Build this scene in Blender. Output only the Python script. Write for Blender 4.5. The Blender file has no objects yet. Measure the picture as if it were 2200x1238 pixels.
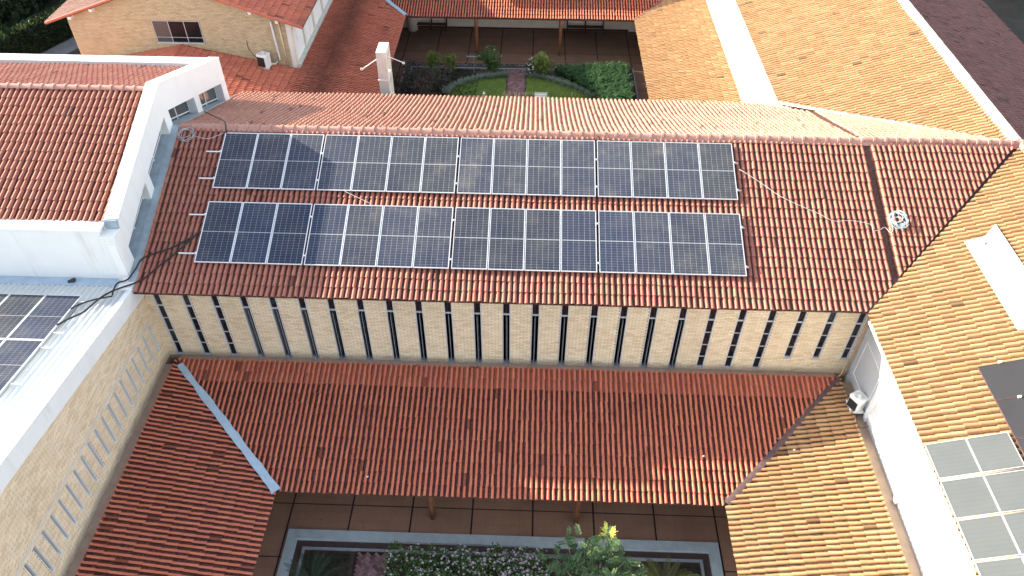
import bpy, bmesh, math, random
from math import sin, cos, pi, radians, sqrt, atan2
from mathutils import Vector, Matrix
import numpy as np

random.seed(7); RNG = np.random.default_rng(11)
SC = bpy.context.scene
COL = SC.collection

# ------------------------------------------------------------------ camera
YAW, PIT, ROL, FPX = -0.0291, 0.7577, 0.0059, 1665.13
CAM = Vector((1.2536, -23.235, 14.6269))
fwd = Vector((sin(YAW)*cos(PIT), cos(YAW)*cos(PIT), -sin(PIT)))
r0 = Vector((cos(YAW), -sin(YAW), 0)); u0 = r0.cross(fwd)
CR = r0*cos(ROL) + u0*sin(ROL); CU = -r0*sin(ROL) + u0*cos(ROL)
cd = bpy.data.cameras.new('camera'); co = bpy.data.objects.new('camera', cd); COL.objects.link(co)
cd.sensor_width = 36.0; cd.sensor_fit = 'HORIZONTAL'; cd.lens = 36.0*FPX/2200.0
cd.clip_start = 0.1; cd.clip_end = 2000
co.matrix_world = Matrix(((CR.x, CU.x, -fwd.x, CAM.x), (CR.y, CU.y, -fwd.y, CAM.y), (CR.z, CU.z, -fwd.z, CAM.z), (0, 0, 0, 1)))
SC.camera = co

# ------------------------------------------------------------------ sky and sun
SUND = Vector((1.0, -0.25, -0.348)).normalized()
EL = math.asin(-SUND.z); AZ = atan2(-SUND.x, -SUND.y)
w = bpy.data.worlds.new('World'); SC.world = w; w.use_nodes = True
nt = w.node_tree; nt.nodes.clear()
sky = nt.nodes.new('ShaderNodeTexSky'); sky.sky_type = 'NISHITA'; sky.sun_disc = False
sky.sun_elevation = EL; sky.sun_rotation = AZ % (2*pi)
sky.air_density = 1.0; sky.dust_density = 1.2; sky.ozone_density = 1.0
hsv = nt.nodes.new('ShaderNodeHueSaturation'); hsv.inputs['Saturation'].default_value = .52
bg = nt.nodes.new('ShaderNodeBackground'); bg.inputs[1].default_value = 0.15
wo = nt.nodes.new('ShaderNodeOutputWorld')
nt.links.new(sky.outputs[0], hsv.inputs['Color']); nt.links.new(hsv.outputs[0], bg.inputs[0]); nt.links.new(bg.outputs[0], wo.inputs[0])
sl = bpy.data.lights.new('sun', 'SUN'); sl.energy = 5.0; sl.angle = radians(0.55); sl.color = (1.0, 0.93, 0.72)
so = bpy.data.objects.new('sun', sl); COL.objects.link(so); so.location = (-40, 10, 30)
so.rotation_euler = SUND.to_track_quat('-Z', 'Y').to_euler()
SC.view_settings.view_transform = 'Standard'; SC.view_settings.look = 'None'
SC.view_settings.gamma = 1.0; SC.view_settings.use_curve_mapping = False
SC.view_settings.exposure = 1.94
try:
    SC.cycles.max_bounces = 6; SC.cycles.diffuse_bounces = 3; SC.cycles.glossy_bounces = 3
    SC.cycles.transmission_bounces = 4; SC.cycles.transparent_max_bounces = 6
except Exception: pass

# ------------------------------------------------------------------ materials
class NT:
    def __init__(s, name):
        s.m = bpy.data.materials.new(name); s.m.use_nodes = True; s.t = s.m.node_tree
        s.b = s.t.nodes['Principled BSDF']
    def n(s, typ, **k):
        x = s.t.nodes.new(typ)
        for a, v in k.items(): setattr(x, a, v)
        return x
    def l(s, a, b): s.t.links.new(a, b)
    def math(s, op, a, b=None):
        x = s.n('ShaderNodeMath', operation=op)
        for i, v in enumerate((a, b)):
            if v is None: continue
            if isinstance(v, (int, float)): x.inputs[i].default_value = v
            else: s.l(v, x.inputs[i])
        return x.outputs[0]
    def mix(s, f, a, b, bt='MIX'):
        x = s.n('ShaderNodeMix', data_type='RGBA', blend_type=bt)
        for i, v in ((0, f), (6, a), (7, b)):
            if isinstance(v, (int, float)): x.inputs[i].default_value = v
            elif isinstance(v, tuple): x.inputs[i].default_value = (*v[:3], 1)
            else: s.l(v, x.inputs[i])
        return x.outputs[2]
    def pos(s): return s.n('ShaderNodeNewGeometry').outputs['Position']
    def noise(s, vec, scale, detail=4, rough=.6, scl=None):
        if scl:
            mp = s.n('ShaderNodeMapping'); mp.inputs['Scale'].default_value = scl; s.l(vec, mp.inputs[0]); vec = mp.outputs[0]
        x = s.n('ShaderNodeTexNoise'); x.inputs['Scale'].default_value = scale
        x.inputs['Detail'].default_value = detail; x.inputs['Roughness'].default_value = rough
        s.l(vec, x.inputs['Vector']); return x.outputs['Fac']
    def ramp(s, fac, stops):
        x = s.n('ShaderNodeValToRGB'); e = x.color_ramp.elements
        while len(e) < len(stops): e.new(.5)
        for i, (p, c) in enumerate(stops):
            e[i].position = p; e[i].color = (*c, 1) if isinstance(c, tuple) else (c, c, c, 1)
        s.l(fac, x.inputs[0]); return x.outputs[0]
    def rnd(s):
        a = s.n('ShaderNodeAttribute', attribute_name='tv'); o = s.n('ShaderNodeObjectInfo')
        return s.math('FRACT', s.math('ADD', a.outputs['Fac'], o.outputs['Random']))
    def col(s, c): s.l(c, s.b.inputs['Base Color']) if not isinstance(c, tuple) else setattr(s.b.inputs['Base Color'], 'default_value', (*c, 1))
    def bump(s, h, st=.3, d=.01):
        x = s.n('ShaderNodeBump'); x.inputs['Strength'].default_value = st; x.inputs['Distance'].default_value = d
        s.l(h, x.inputs['Height']); s.l(x.outputs[0], s.b.inputs['Normal'])
    def r(s, v, spec=None, metal=None):
        s.b.inputs['Roughness'].default_value = v
        if spec is not None: s.b.inputs['Specular IOR Level'].default_value = spec
        if metal is not None: s.b.inputs['Metallic'].default_value = metal
        return s.m

def plain(name, c, rough=.6, var=.12, scale=3., metal=0., spec=.4, grime=None):
    k = NT(name); p = k.pos(); f = k.noise(p, scale, 5)
    lo = tuple(x*(1-var) for x in c); hi = tuple(min(1, x*(1+var)) for x in c)
    cc = k.ramp(f, [(.3, lo), (.7, hi)])
    if grime:
        g = k.noise(p, grime[1], 6, .7); cc = k.mix(k.math('MULTIPLY', k.ramp(g, [(grime[2], 0.), (grime[2]+.15, 1.)]), grime[3]), cc, grime[0])
    k.col(cc); return k.r(rough, spec, metal)

def tile_mat(name, cols, mold_and_shade=(.014, .008, .007), amt=.5, thr=.56, sc=1.4, scl=(1, 1, 1), dark=.0, band=None, rough=.75, lichen=.15, odds=.986):
    """fired clay with kiln-to-kiln variation, mould stains, pale lichen and painted channel shade"""
    k = NT(name); p = k.pos(); r = k.rnd()
    n = len(cols); c = k.ramp(r, [((i+.5)/n, x) for i, x in enumerate(cols)])
    f = k.noise(p, 9, 5, .65); c = k.mix(k.math('MULTIPLY', k.math('SUBTRACT', f, .35), .9), c, tuple(x*.62 for x in cols[0]))
    st = k.noise(p, sc, 7, .72, scl)
    m = k.ramp(st, [(thr, 0.), (thr+.12, 1.)])
    fine = k.ramp(k.noise(p, 16, 6, .75), [(.38, 0.), (.6, 1.)])
    mm = k.math('MULTIPLY', k.math('MULTIPLY', m, k.math('ADD', k.math('MULTIPLY', fine, .75), .25)), amt)
    if band:   # a streak of mould along a line of the roof
        sx = k.n('ShaderNodeSeparateXYZ'); k.l(p, sx.inputs[0])
        wob = k.math('MULTIPLY', k.math('SUBTRACT', k.noise(p, .8, 4), .5), 1.6)
        d = k.math('ABSOLUTE', k.math('ADD', k.math('SUBTRACT', sx.outputs[band[0]], band[1]), wob))
        bb = k.n('ShaderNodeMapRange'); bb.inputs[1].default_value = band[2]; bb.inputs[2].default_value = 0; bb.inputs[3].default_value = 0; bb.inputs[4].default_value = 1
        k.l(d, bb.inputs[0])
        mm = k.math('MAXIMUM', mm, k.math('MULTIPLY', k.math('MULTIPLY', bb.outputs[0], k.math('ADD', k.math('MULTIPLY', fine, .5), .5)), band[3]))
    odd = k.math('MULTIPLY', k.math('GREATER_THAN', k.math('FRACT', k.math('MULTIPLY', r, 37.7)), odds), .6)
    mm = k.math('MAXIMUM', mm, odd)
    if dark: mm = k.math('MAXIMUM', mm, k.math('MULTIPLY', k.math('ADD', k.math('MULTIPLY', fine, .3), .7), dark))  # channel darkening: mould and the shade between covers, both put into the colour
    c = k.mix(mm, c, mold_and_shade)
    lich = k.math('MULTIPLY', k.ramp(k.noise(p, 5.5, 6, .7), [(.66, 0.), (.74, 1.)]), lichen)
    c = k.mix(lich, c, (.45, .42, .36))
    k.col(c); k.bump(k.noise(p, 60, 4), .25, .006)
    return k.r(rough, .3)

CLAY = [(0.310, 0.113, 0.081), (0.359, 0.141, 0.099), (0.335, 0.123, 0.088), (0.388, 0.165, 0.117), (0.320, 0.118, 0.092), (0.369, 0.136, 0.092)]
CLAYN = [(0.342, 0.154, 0.106), (0.396, 0.194, 0.136), (0.369, 0.167, 0.119), (0.423, 0.220, 0.158), (0.351, 0.158, 0.114), (0.405, 0.185, 0.128)]
RED = [(0.456, 0.130, 0.076), (0.517, 0.158, 0.095), (0.487, 0.139, 0.085), (0.559, 0.180, 0.104), (0.435, 0.130, 0.087), (0.528, 0.154, 0.087)]
ORA = [(0.330, 0.184, 0.088), (0.379, 0.227, 0.118), (0.350, 0.198, 0.095), (0.420, 0.267, 0.144), (0.310, 0.161, 0.080), (0.370, 0.205, 0.097)]
M = {}
M['t_hall'] = tile_mat('clay_tile_new', CLAY, amt=.35, thr=.60)
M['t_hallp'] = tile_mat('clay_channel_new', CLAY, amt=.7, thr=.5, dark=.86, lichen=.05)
M['t_halln'] = tile_mat('clay_tile_pale', CLAYN, amt=.25, thr=.62, lichen=.4, odds=.99)
M['t_gal'] = tile_mat('clay_tile_gallery', RED, amt=.7, thr=.58, sc=.8, odds=.985)
M['t_galp'] = tile_mat('clay_channel_mould_shade', RED, amt=.98, thr=.4, dark=.97, lichen=.04)  # mould plus the gap shade between covers, painted near black
M['t_ng'] = tile_mat('clay_tile_north', RED, amt=.5, thr=.56, sc=1., band=(0, -10.0, 1.3, .88))
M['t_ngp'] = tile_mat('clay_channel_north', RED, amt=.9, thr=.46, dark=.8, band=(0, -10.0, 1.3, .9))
M['t_wing'] = tile_mat('clay_tile_wing', ORA, amt=.7, thr=.60, sc=2.6, scl=(.4, 1, 1), lichen=.35, odds=.994)
M['t_wingp'] = tile_mat('clay_channel_wing', ORA, amt=.9, thr=.5, dark=.95, lichen=.03)  # dark lines between sunlit covers: shadow put into the channel colour
M['t_old'] = tile_mat('clay_tile_weathered', [(.17, .075, .062), (.20, .09, .075), (.18, .078, .066), (.22, .105, .088), (.155, .068, .06)], amt=.7, thr=.54, sc=1.2)
M['t_ridge'] = tile_mat('clay_ridge', [(.42, .22, .175), (.47, .27, .22), (.40, .205, .165)], amt=.25, thr=.6, odds=2.)
M['t_galc'] = tile_mat('clay_channel_clean', RED, amt=.5, thr=.5, dark=.45)
M['ridge_white'] = plain('limewashed_ridge', (.72, .66, .60), .8, .15, 5)
M['deck'] = plain('roof_boarding', (.12, .06, .04), .8, .2)
def white_mat(name, c):
    k = NT(name); p = k.pos(); f = k.noise(p, 1.6, 5); cc = k.ramp(f, [(.3, tuple(x*.95 for x in c)), (.7, c)])
    st = k.math('MULTIPLY', k.ramp(k.noise(p, 2.6, 6, .7, (1, 1, .10)), [(.52, 0.), (.74, 1.)]), k.ramp(k.noise(p, .7, 4), [(.40, 0.), (.65, 1.)]))
    cc = k.mix(k.math('MULTIPLY', st, .5), cc, (.40, .38, .34))
    cc = k.mix(k.math('MULTIPLY', k.ramp(k.noise(p, 9, 6, .75), [(.62, 0.), (.70, 1.)]), .18), cc, (.45, .43, .40))
    k.col(cc); k.bump(k.noise(p, 40, 4), .12, .004); return k.r(.7, .3)
M['white'] = white_mat('white_paint', (.74, .74, .73))
M['white2'] = plain('white_render', (.78, .78, .78), .7, .05, 1.2)
M['panel_shade'] = plain('painted_panel_shade', (.42, .44, .46), .6, .05)  # shade on a stretch of white wall, painted in as grey
M['cream'] = plain('cream_paint', (.66, .62, .54), .7, .06)
M['mortar'] = plain('wall_mortar', (.30, .205, .12), .9, .25, 6)
M['gutter_brown'] = plain('brown_gutter', (.40, .29, .225), .7, .12, 3, grime=((.16, .11, .09), 2.5, .55, .5))
M['flash_grey'] = plain('grey_membrane', (.30, .36, .40), .55, .15, 4, grime=((.55, .57, .58), 7, .62, .6))
M['flash_blue'] = plain('blue_grey_flashing', (.33, .43, .52), .5, .12, 3, grime=((.18, .2, .22), 4, .6, .5))
M['flash_dark'] = plain('dark_valley_gutter', (.085, .05, .05), .6, .25, 5)
M['alu'] = plain('aluminium', (.72, .73, .75), .35, .05, 4, metal=.6)
M['sash_grey'] = plain('sash_metal', (.18, .195, .21), .5, .06, 6)
M['frame_grey'] = plain('grey_window_frame', (.50, .52, .54), .5, .06, 6, metal=.2)
M['jamb'] = plain('pale_jamb_paint', (.52, .52, .54), .7, .06, 4)
M['metal_roof'] = plain('white_corrugated_sheet', (.74, .77, .78), .45, .06, 1.2, metal=.15, grime=((.5, .52, .53), 2.2, .6, .4))
M['black_cable'] = plain('black_cable', (.012, .012, .013), .5)
M['white_cable'] = plain('white_cable', (.50, .50, .52), .5, .03)
M['cyan_cable'] = plain('pale_blue_cable', (.30, .50, .55), .45, .08, 20)
M['grey_cable'] = plain('grey_cable', (.42, .42, .45), .5, .05)
M['wood'] = plain('varnished_log', (.17, .065, .03), .5, .3, 5)
M['wood_dark'] = plain('dark_wood', (.06, .022, .016), .55, .2, 4)
M['concrete'] = plain('pale_concrete', (.58, .56, .50), .8, .1, 3, grime=((.25, .23, .2), 3, .62, .5))
M['kerb'] = plain('kerb_blue_grey', (.36, .41, .425), .7, .12, 4, grime=((.12, .14, .16), 8, .64, .6))
M['kerb_grey'] = plain('kerb_grey', (.24, .25, .27), .8, .15, 4)
M['kerb_light'] = plain('dull_frame_metal', (.42, .42, .42), .6, .08, 4)
M['drain'] = plain('brown_drain', (.06, .035, .03), .8, .2, 8)
M['soil'] = plain('soil', (.045, .032, .024), .95, .4, 6)
M['joint'] = plain('floor_joint', (.025, .012, .012), .9, .2)
M['plastic_white'] = plain('white_plastic', (.76, .76, .75), .4, .04)
M['plastic_dark'] = plain('dark_grille', (.02, .021, .024), .5, .1)
M['hose'] = plain('yellow_conduit', (.50, .40, .22), .6, .08)
M['yelpipe'] = plain('cream_pipe', (.70, .62, .48), .6, .05)
M['room'] = plain('room_interior', (.25, .23, .2), .9, .1)
M['path'] = plain('path_concrete', (.16, .16, .17), .9, .2, 3)

def slab_mat(name='terracotta_floor_slab', q=1.):
    k = NT(name); p = k.pos()
    b = k.n('ShaderNodeTexBrick'); b.offset = 0; b.inputs['Scale'].default_value = 1
    b.inputs['Mortar Size'].default_value = .004; b.inputs['Brick Width'].default_value = .29; b.inputs['Row Height'].default_value = .29
    k.l(p, b.inputs['Vector'])
    c = k.ramp(k.noise(p, 1.1, 5), [(.3, (.25*q, .135*q, .085*q)), (.7, (.34*q, .19*q, .12*q))])
    c = k.mix(k.math('MULTIPLY', b.outputs['Fac'], .55), c, (.11, .06, .042))
    r = k.math('MULTIPLY', k.rnd(), .22); c = k.mix(r, c, (.16, .09, .065))
    k.col(c); return k.r(.55, .4)
M['slab'] = slab_mat(); M['slab_n'] = slab_mat('brown_floor_slab', .52)

def brick_mat(name, cols, st=.25):
    k = NT(name); p = k.pos(); r = k.rnd(); n = len(cols)
    c = k.ramp(r, [((i+.5)/n, x) for i, x in enumerate(cols)])
    c = k.mix(k.math('MULTIPLY', k.noise(p, 22, 4), .3), c, tuple(x*.7 for x in cols[0]))
    s_ = k.ramp(k.noise(p, .55, 6, .7, (1, 1, .5)), [(.5, 0.), (.75, 1.)])
    c = k.mix(k.math('MULTIPLY', s_, st), c, (.30, .20, .12))
    k.col(c); k.bump(k.noise(p, 70, 3), .2, .004); return k.r(.85, .2)
M['brick'] = brick_mat('buff_brick', [(.77, .62, .43), (.82, .67, .48), (.73, .58, .40), (.85, .72, .53), (.79, .64, .45), (.68, .52, .34)])
M['brick_y'] = brick_mat('tan_brick', [(.52, .43, .27), (.57, .47, .31), (.50, .40, .25), (.60, .50, .34), (.54, .44, .28), (.46, .36, .23)])
M['paver'] = brick_mat('path_paver', [(.16, .085, .085), (.22, .13, .13), (.13, .06, .06), (.26, .17, .17), (.18, .1, .1), (.10, .05, .05)], .1)

def glass_dark(name='dark_glass', c=(.012, .012, .014), rough=.06):
    k = NT(name); k.col(c); return k.r(rough, .5)
M['glass'] = glass_dark(); M['glass_in'] = glass_dark('matt_dark_glass', (.010, .011, .014), .25); M['glass_in'].node_tree.nodes['Principled BSDF'].inputs['Specular IOR Level'].default_value = .2; M['glass_grey'] = glass_dark('grey_glass', (.07, .08, .08), .12)

def cell_mat(name, W, L, dust, line, sheen=.42):
    """silicon half cells under glass: printed grid in the panel's own coordinates, thin dust film"""
    k = NT(name); tc = k.n('ShaderNodeTexCoord'); sp = k.n('ShaderNodeSeparateXYZ'); k.l(tc.outputs['Object'], sp.inputs[0])
    def grid(o, off, pit, wd):
        v = k.math('FRACT', k.math('DIVIDE', k.math('ADD', o, off), pit))
        v = k.math('MINIMUM', v, k.math('SUBTRACT', 1., v))
        return k.math('LESS_THAN', k.math('MULTIPLY', v, pit), wd)
    gx = grid(sp.outputs[0], 0., (W-.06)/6, .0028)
    gy = grid(sp.outputs[1], 0., (L-.07)/24, .0027)
    mid = k.math('LESS_THAN', k.math('ABSOLUTE', sp.outputs[1]), .013)
    ex = k.math('GREATER_THAN', k.math('ABSOLUTE', sp.outputs[0]), (W-.06)/2)
    ey = k.math('GREATER_THAN', k.math('ABSOLUTE', sp.outputs[1]), (L-.07)/2)
    g = k.math('MAXIMUM', k.math('MAXIMUM', gx, k.math('MULTIPLY', gy, .6)), k.math('MAXIMUM', mid, k.math('MAXIMUM', ex, ey)))
    o = k.n('ShaderNodeObjectInfo')
    base = k.ramp(o.outputs['Random'], [(0., (.002, .011, .038)), (1., (.003, .016, .058))])
    c = k.mix(g, base, line)
    p = k.pos(); big = k.ramp(k.noise(p, .30, 2), [(.35, .35), (.65, 1.7)]); d = k.ramp(k.noise(p, 1.5, 7, .68), [(.30, dust*.2), (.50, dust*.8), (.70, dust*3.2)])
    c = k.mix(k.math('MULTIPLY', d, big), c, (.42, .36, .28))
    k.col(c); k.l(k.math('MULTIPLY', k.ramp(k.noise(p, 1.1, 7, .7), [(.30, .45), (.7, 1.)]), sheen), k.b.inputs['Sheen Weight']); k.b.inputs['Sheen Roughness'].default_value = .55; k.b.inputs['Sheen Tint'].default_value = (.95, .84, .62, 1)
    return k.r(.10, .08)
M['cells'] = cell_mat('solar_cells', 1.134, 2.278, .036, (.30, .32, .34))
M['cells_b'] = cell_mat('solar_cells_wing', 1.10, 2.17, .025, (.24, .24, .25), .14)

def collector_mat(name, c, rough):
    k = NT(name); p = k.pos(); tc = k.n('ShaderNodeTexCoord'); sp = k.n('ShaderNodeSeparateXYZ'); k.l(tc.outputs['Object'], sp.inputs[0])
    v = k.math('FRACT', k.math('DIVIDE', sp.outputs[1], .115)); v = k.math('LESS_THAN', v, .10)
    cc = k.mix(k.math('MULTIPLY', v, .45), tuple(c), tuple(x*.5 for x in c))
    cc = k.mix(k.math('MULTIPLY', k.noise(p, 1.4, 6, .7), .35), cc, tuple(min(1, x*1.6+.04) for x in c))
    k.col(cc); return k.r(rough, .6)
M['collector'] = collector_mat('collector_glazing_pale', (.068, .073, .076), .50)
M['collector_d'] = collector_mat('collector_glazing_dark', (.018, .016, .018), .40)

def leaf_mat(name, cols, trans=.25, rough=.55):
    k = NT(name); r = k.rnd(); n = len(cols)
    c = k.ramp(r, [((i+.5)/n, x) for i, x in enumerate(cols)])
    k.col(c); k.r(rough, .35)
    tr = k.n('ShaderNodeBsdfTranslucent'); k.l(c, tr.inputs[0]); mx = k.n('ShaderNodeMixShader'); mx.inputs[0].default_value = trans
    out = k.t.nodes['Material Output']; k.l(k.b.outputs[0], mx.inputs[1]); k.l(tr.outputs[0], mx.inputs[2]); k.l(mx.outputs[0], out.inputs[0])
    return k.m
M['leaf'] = leaf_mat('green_leaf', [(.05, .10, .025), (.07, .14, .03), (.04, .085, .025), (.09, .16, .04)])
M['leaf_dark'] = leaf_mat('dark_leaf', [(.012, .03, .012), (.02, .045, .016), (.010, .022, .012), (.03, .05, .02)])
M['leaf_lime'] = leaf_mat('lime_leaf', [(.11, .17, .03), (.15, .20, .035), (.09, .14, .03), (.13, .15, .03)])
M['leaf_silver'] = leaf_mat('silver_leaf', [(.16, .21, .15), (.22, .27, .20), (.12, .17, .11), (.28, .32, .25)])
M['leaf_red'] = leaf_mat('reddish_leaf', [(.05, .06, .035), (.10, .035, .035), (.04, .07, .04), (.13, .05, .05), (.03, .06, .045)])
M['leaf_tree'] = leaf_mat('tree_leaf', [(.04, .085, .035), (.07, .125, .045), (.055, .105, .045), (.10, .155, .055)])
M['leaf_new'] = leaf_mat('young_leaf', [(.42, .48, .07), (.55, .58, .13), (.48, .50, .09)])
M['cycad'] = leaf_mat('cycad_frond', [(.10, .11, .025), (.14, .14, .03), (.08, .10, .025)])
M['cycad_d'] = leaf_mat('cycad_frond_dark', [(.015, .035, .018), (.03, .05, .025)])
M['flower'] = leaf_mat('pink_flower', [(.40, .30, .36), (.46, .38, .43), (.42, .33, .40), (.52, .46, .50)], .2)
M['flower_w'] = leaf_mat('white_flower', [(.72, .72, .68), (.8, .8, .76)], .2)
M['grass'] = leaf_mat('lawn_grass', [(.12, .20, .02), (.14, .23, .025), (.14, .19, .025), (.19, .21, .03)], .2)
M['grass_soil'] = plain('lawn_base', (.085, .13, .02), .95, .3, 2)
M['grass_dark'] = leaf_mat('strap_leaf', [(.025, .075, .025), (.04, .10, .03), (.02, .055, .02), (.06, .13, .045)], .2)
M['bark'] = plain('grey_bark', (.22, .19, .15), .9, .25, 12)
M['earth'] = plain('ground_earth', (.032, .026, .02), .95, .35, .7)

# ------------------------------------------------------------------ object helpers
def tag(o, label=None, cat=None, group=None, kind=None):
    if label: o['label'] = label
    if cat: o['category'] = cat
    if group: o['group'] = group
    if kind: o['kind'] = kind
    return o

def thing(name, label, cat, loc=(0, 0, 0), group=None):
    o = bpy.data.objects.new(name, None); COL.objects.link(o); o.location = loc; o.empty_display_size = .2
    bpy_loc[o.name] = Vector(loc)
    return tag(o, label, cat, group)
bpy_loc = {}

def setparent(o, par):
    o.parent = par
    if par is not None and par.name in bpy_loc and par.type == 'EMPTY':
        o.matrix_parent_inverse = Matrix.Translation(-bpy_loc[par.name])

def link(name, me, par=None, world=None):
    o = bpy.data.objects.new(name, me); COL.objects.link(o)
    if par is not None: setparent(o, par)
    if world is not None: o.matrix_basis = world
    return o

def mesh(name, V, F, mats, mi=None, tv=None, smooth=False):
    me = bpy.data.meshes.new(name); me.from_pydata([tuple(v) for v in V], [], F)
    for m in (mats if isinstance(mats, (list, tuple)) else [mats]): me.materials.append(m)
    if mi is not None: me.polygons.foreach_set('material_index', np.asarray(mi, dtype=np.int32))
    if tv is not None:
        a = me.attributes.new('tv', 'FLOAT', 'FACE'); a.data.foreach_set('value', np.asarray(tv, dtype=np.float32))
    if smooth: me.polygons.foreach_set('use_smooth', np.ones(len(me.polygons), dtype=bool))
    me.update(); return me

class MB:
    """collects boxes, prisms and tubes, then links them as one mesh object"""
    def __init__(s): s.V = []; s.F = []; s.T = []
    def add(s, V, F, tv=0.):
        b = len(s.V); s.V += [tuple(v) for v in V]; s.F += [tuple(b+i for i in f) for f in F]; s.T += [tv]*len(F)
    def box(s, x0, x1, y0, y1, z0, z1, tv=0.):
        s.add([(x0, y0, z0), (x1, y0, z0), (x1, y1, z0), (x0, y1, z0), (x0, y0, z1), (x1, y0, z1), (x1, y1, z1), (x0, y1, z1)],
              [(0, 3, 2, 1), (4, 5, 6, 7), (0, 1, 5, 4), (1, 2, 6, 5), (2, 3, 7, 6), (3, 0, 4, 7)], tv); return s
    def obox(s, c, ax, ay, az, tv=0.):
        c = Vector(c); ax = Vector(ax); ay = Vector(ay); az = Vector(az); P = []
        for k in (-1, 1):
            for i, j in ((-1, -1), (1, -1), (1, 1), (-1, 1)): P.append(c+ax*i+ay*j+az*k)
        s.add(P, [(0, 3, 2, 1), (4, 5, 6, 7), (0, 1, 5, 4), (1, 2, 6, 5), (2, 3, 7, 6), (3, 0, 4, 7)], tv); return s
    def bar(s, a, b, wd, ht=None, up=(0, 0, 1)):
        a = Vector(a); b = Vector(b); d = (b-a); L = d.length; d.normalize(); u = Vector(up); sd = d.cross(u)
        if sd.length < 1e-4: sd = d.cross(Vector((1, 0, 0)))
        sd.normalize(); u = sd.cross(d)
        return s.obox((a+b)/2, d*L/2, sd*wd/2, u*(ht or wd)/2)
    def prism(s, poly, d, tv=0.):
        n = len(poly); d = Vector(d); P = [Vector(p) for p in poly]
        s.add(P+[p+d for p in P], [tuple(range(n))[::-1], tuple(range(n, 2*n))]+[(i, (i+1) % n, n+(i+1) % n, n+i) for i in range(n)], tv); return s
    def tube(s, pts, r, seg=6, tv=0., cap=True):
        P = [Vector(p) for p in pts]; n = len(P); R = r if isinstance(r, (list, tuple)) else [r]*n; V = []
        for i, p in enumerate(P):
            t = (P[min(i+1, n-1)]-P[max(i-1, 0)])
            t = t.normalized() if t.length > 1e-9 else Vector((0, 0, 1))
            a = t.cross(Vector((0, 0, 1)) if abs(t.z) < .9 else Vector((1, 0, 0))).normalized(); b = t.cross(a)
            for k in range(seg): V.append(p+(a*cos(2*pi*k/seg)+b*sin(2*pi*k/seg))*R[i])
        F = [(i*seg+k, i*seg+(k+1) % seg, (i+1)*seg+(k+1) % seg, (i+1)*seg+k) for i in range(n-1) for k in range(seg)]
        if cap: F += [tuple(range(seg))[::-1], tuple((n-1)*seg+k for k in range(seg))]
        s.add(V, F, tv); return s
    def build(s, name, mat, par=None, kind=None, smooth=False, fix=True):
        me = mesh(name, s.V, s.F, mat, tv=s.T if any(s.T) else None, smooth=smooth)
        if fix:
            bm = bmesh.new(); bm.from_mesh(me); bmesh.ops.recalc_face_normals(bm, faces=bm.faces); bm.to_mesh(me); bm.free()
        o = link(name, me, par)
        if kind: o['kind'] = kind
        return o

def spline(pts, n=8):
    P = [Vector(p) for p in pts]; out = []
    for i in range(len(P)-1):
        p0 = P[max(i-1, 0)]; p1 = P[i]; p2 = P[i+1]; p3 = P[min(i+2, len(P)-1)]
        for k in range(n):
            t = k/n; out.append(.5*((2*p1)+(p2-p0)*t+(2*p0-5*p1+4*p2-p3)*t*t+(3*p1-p0-3*p2+p3)*t**3))
    return out+[P[-1]]

def seen(P):
    """apparent size weight of a world point for this photograph; 0 outside the frame"""
    d = P-CAM; z = d.dot(fwd)
    if z < 1: return 0
    x = d.dot(CR)/z*FPX; y = d.dot(CU)/z*FPX
    if abs(x) > 1100 or abs(y) > 619: return 0
    return 1/z

# ------------------------------------------------------------------ tiles
PIT_T, EXP = .18, .37
def tile_unit(p, e, cw=.40):
    """one roof tile: flat channel, round cover, stepped lower lip (u across, v down the slope, w out)"""
    ch = p*cw
    prof = [(0, .004), (ch*.5, -.002), (ch, .006)] + [(ch+(p-ch)*(1-cos(a))/2, .008+.066*sin(a)**.85) for a in [pi*k/7 for k in range(1, 7)]] + [(p, .004)]
    V = []; n = len(prof)
    for v, lift, sc_ in ((-.05, -.004, .90), (e*.5, .012, .95), (e, .029, 1.0)):
        for (u, w_) in prof:
            if u > ch: cu = (ch+p)/2; u = cu+(u-cu)*sc_; w_ = w_*(.92+.08*sc_)
            V.append((u, v, w_+lift))
    n0 = len(V)
    for (u, w_) in prof: V.append(V[2*n+(len(V)-n0)])
    for (u, w_) in prof: V.append((u, e-.002, w_))
    F = []; mi = []
    for r in (0, 1, 3):
        for i in range(n-1):
            F.append((r*n+i, r*n+i+1, (r+1)*n+i+1, (r+1)*n+i)); mi.append(0 if i >= 2 and not (cw > .42 and i in (2, n-2)) else 1)
    return np.array(V), F, mi, n

def clip_poly(P, lines):
    for (a, b, c) in lines:      # keep a*u+b*v+c >= 0
        out = []
        for i in range(len(P)):
            A = P[i]; B = P[(i+1) % len(P)]; da = a*A[0]+b*A[1]+c; db = a*B[0]+b*B[1]+c
            if da >= 0: out.append(A)
            if (da >= 0) != (db >= 0):
                t = da/(da-db); out.append(tuple(A[k]+(B[k]-A[k])*t for k in range(3)))
        P = out
        if len(P) < 3: return []
    return P

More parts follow.
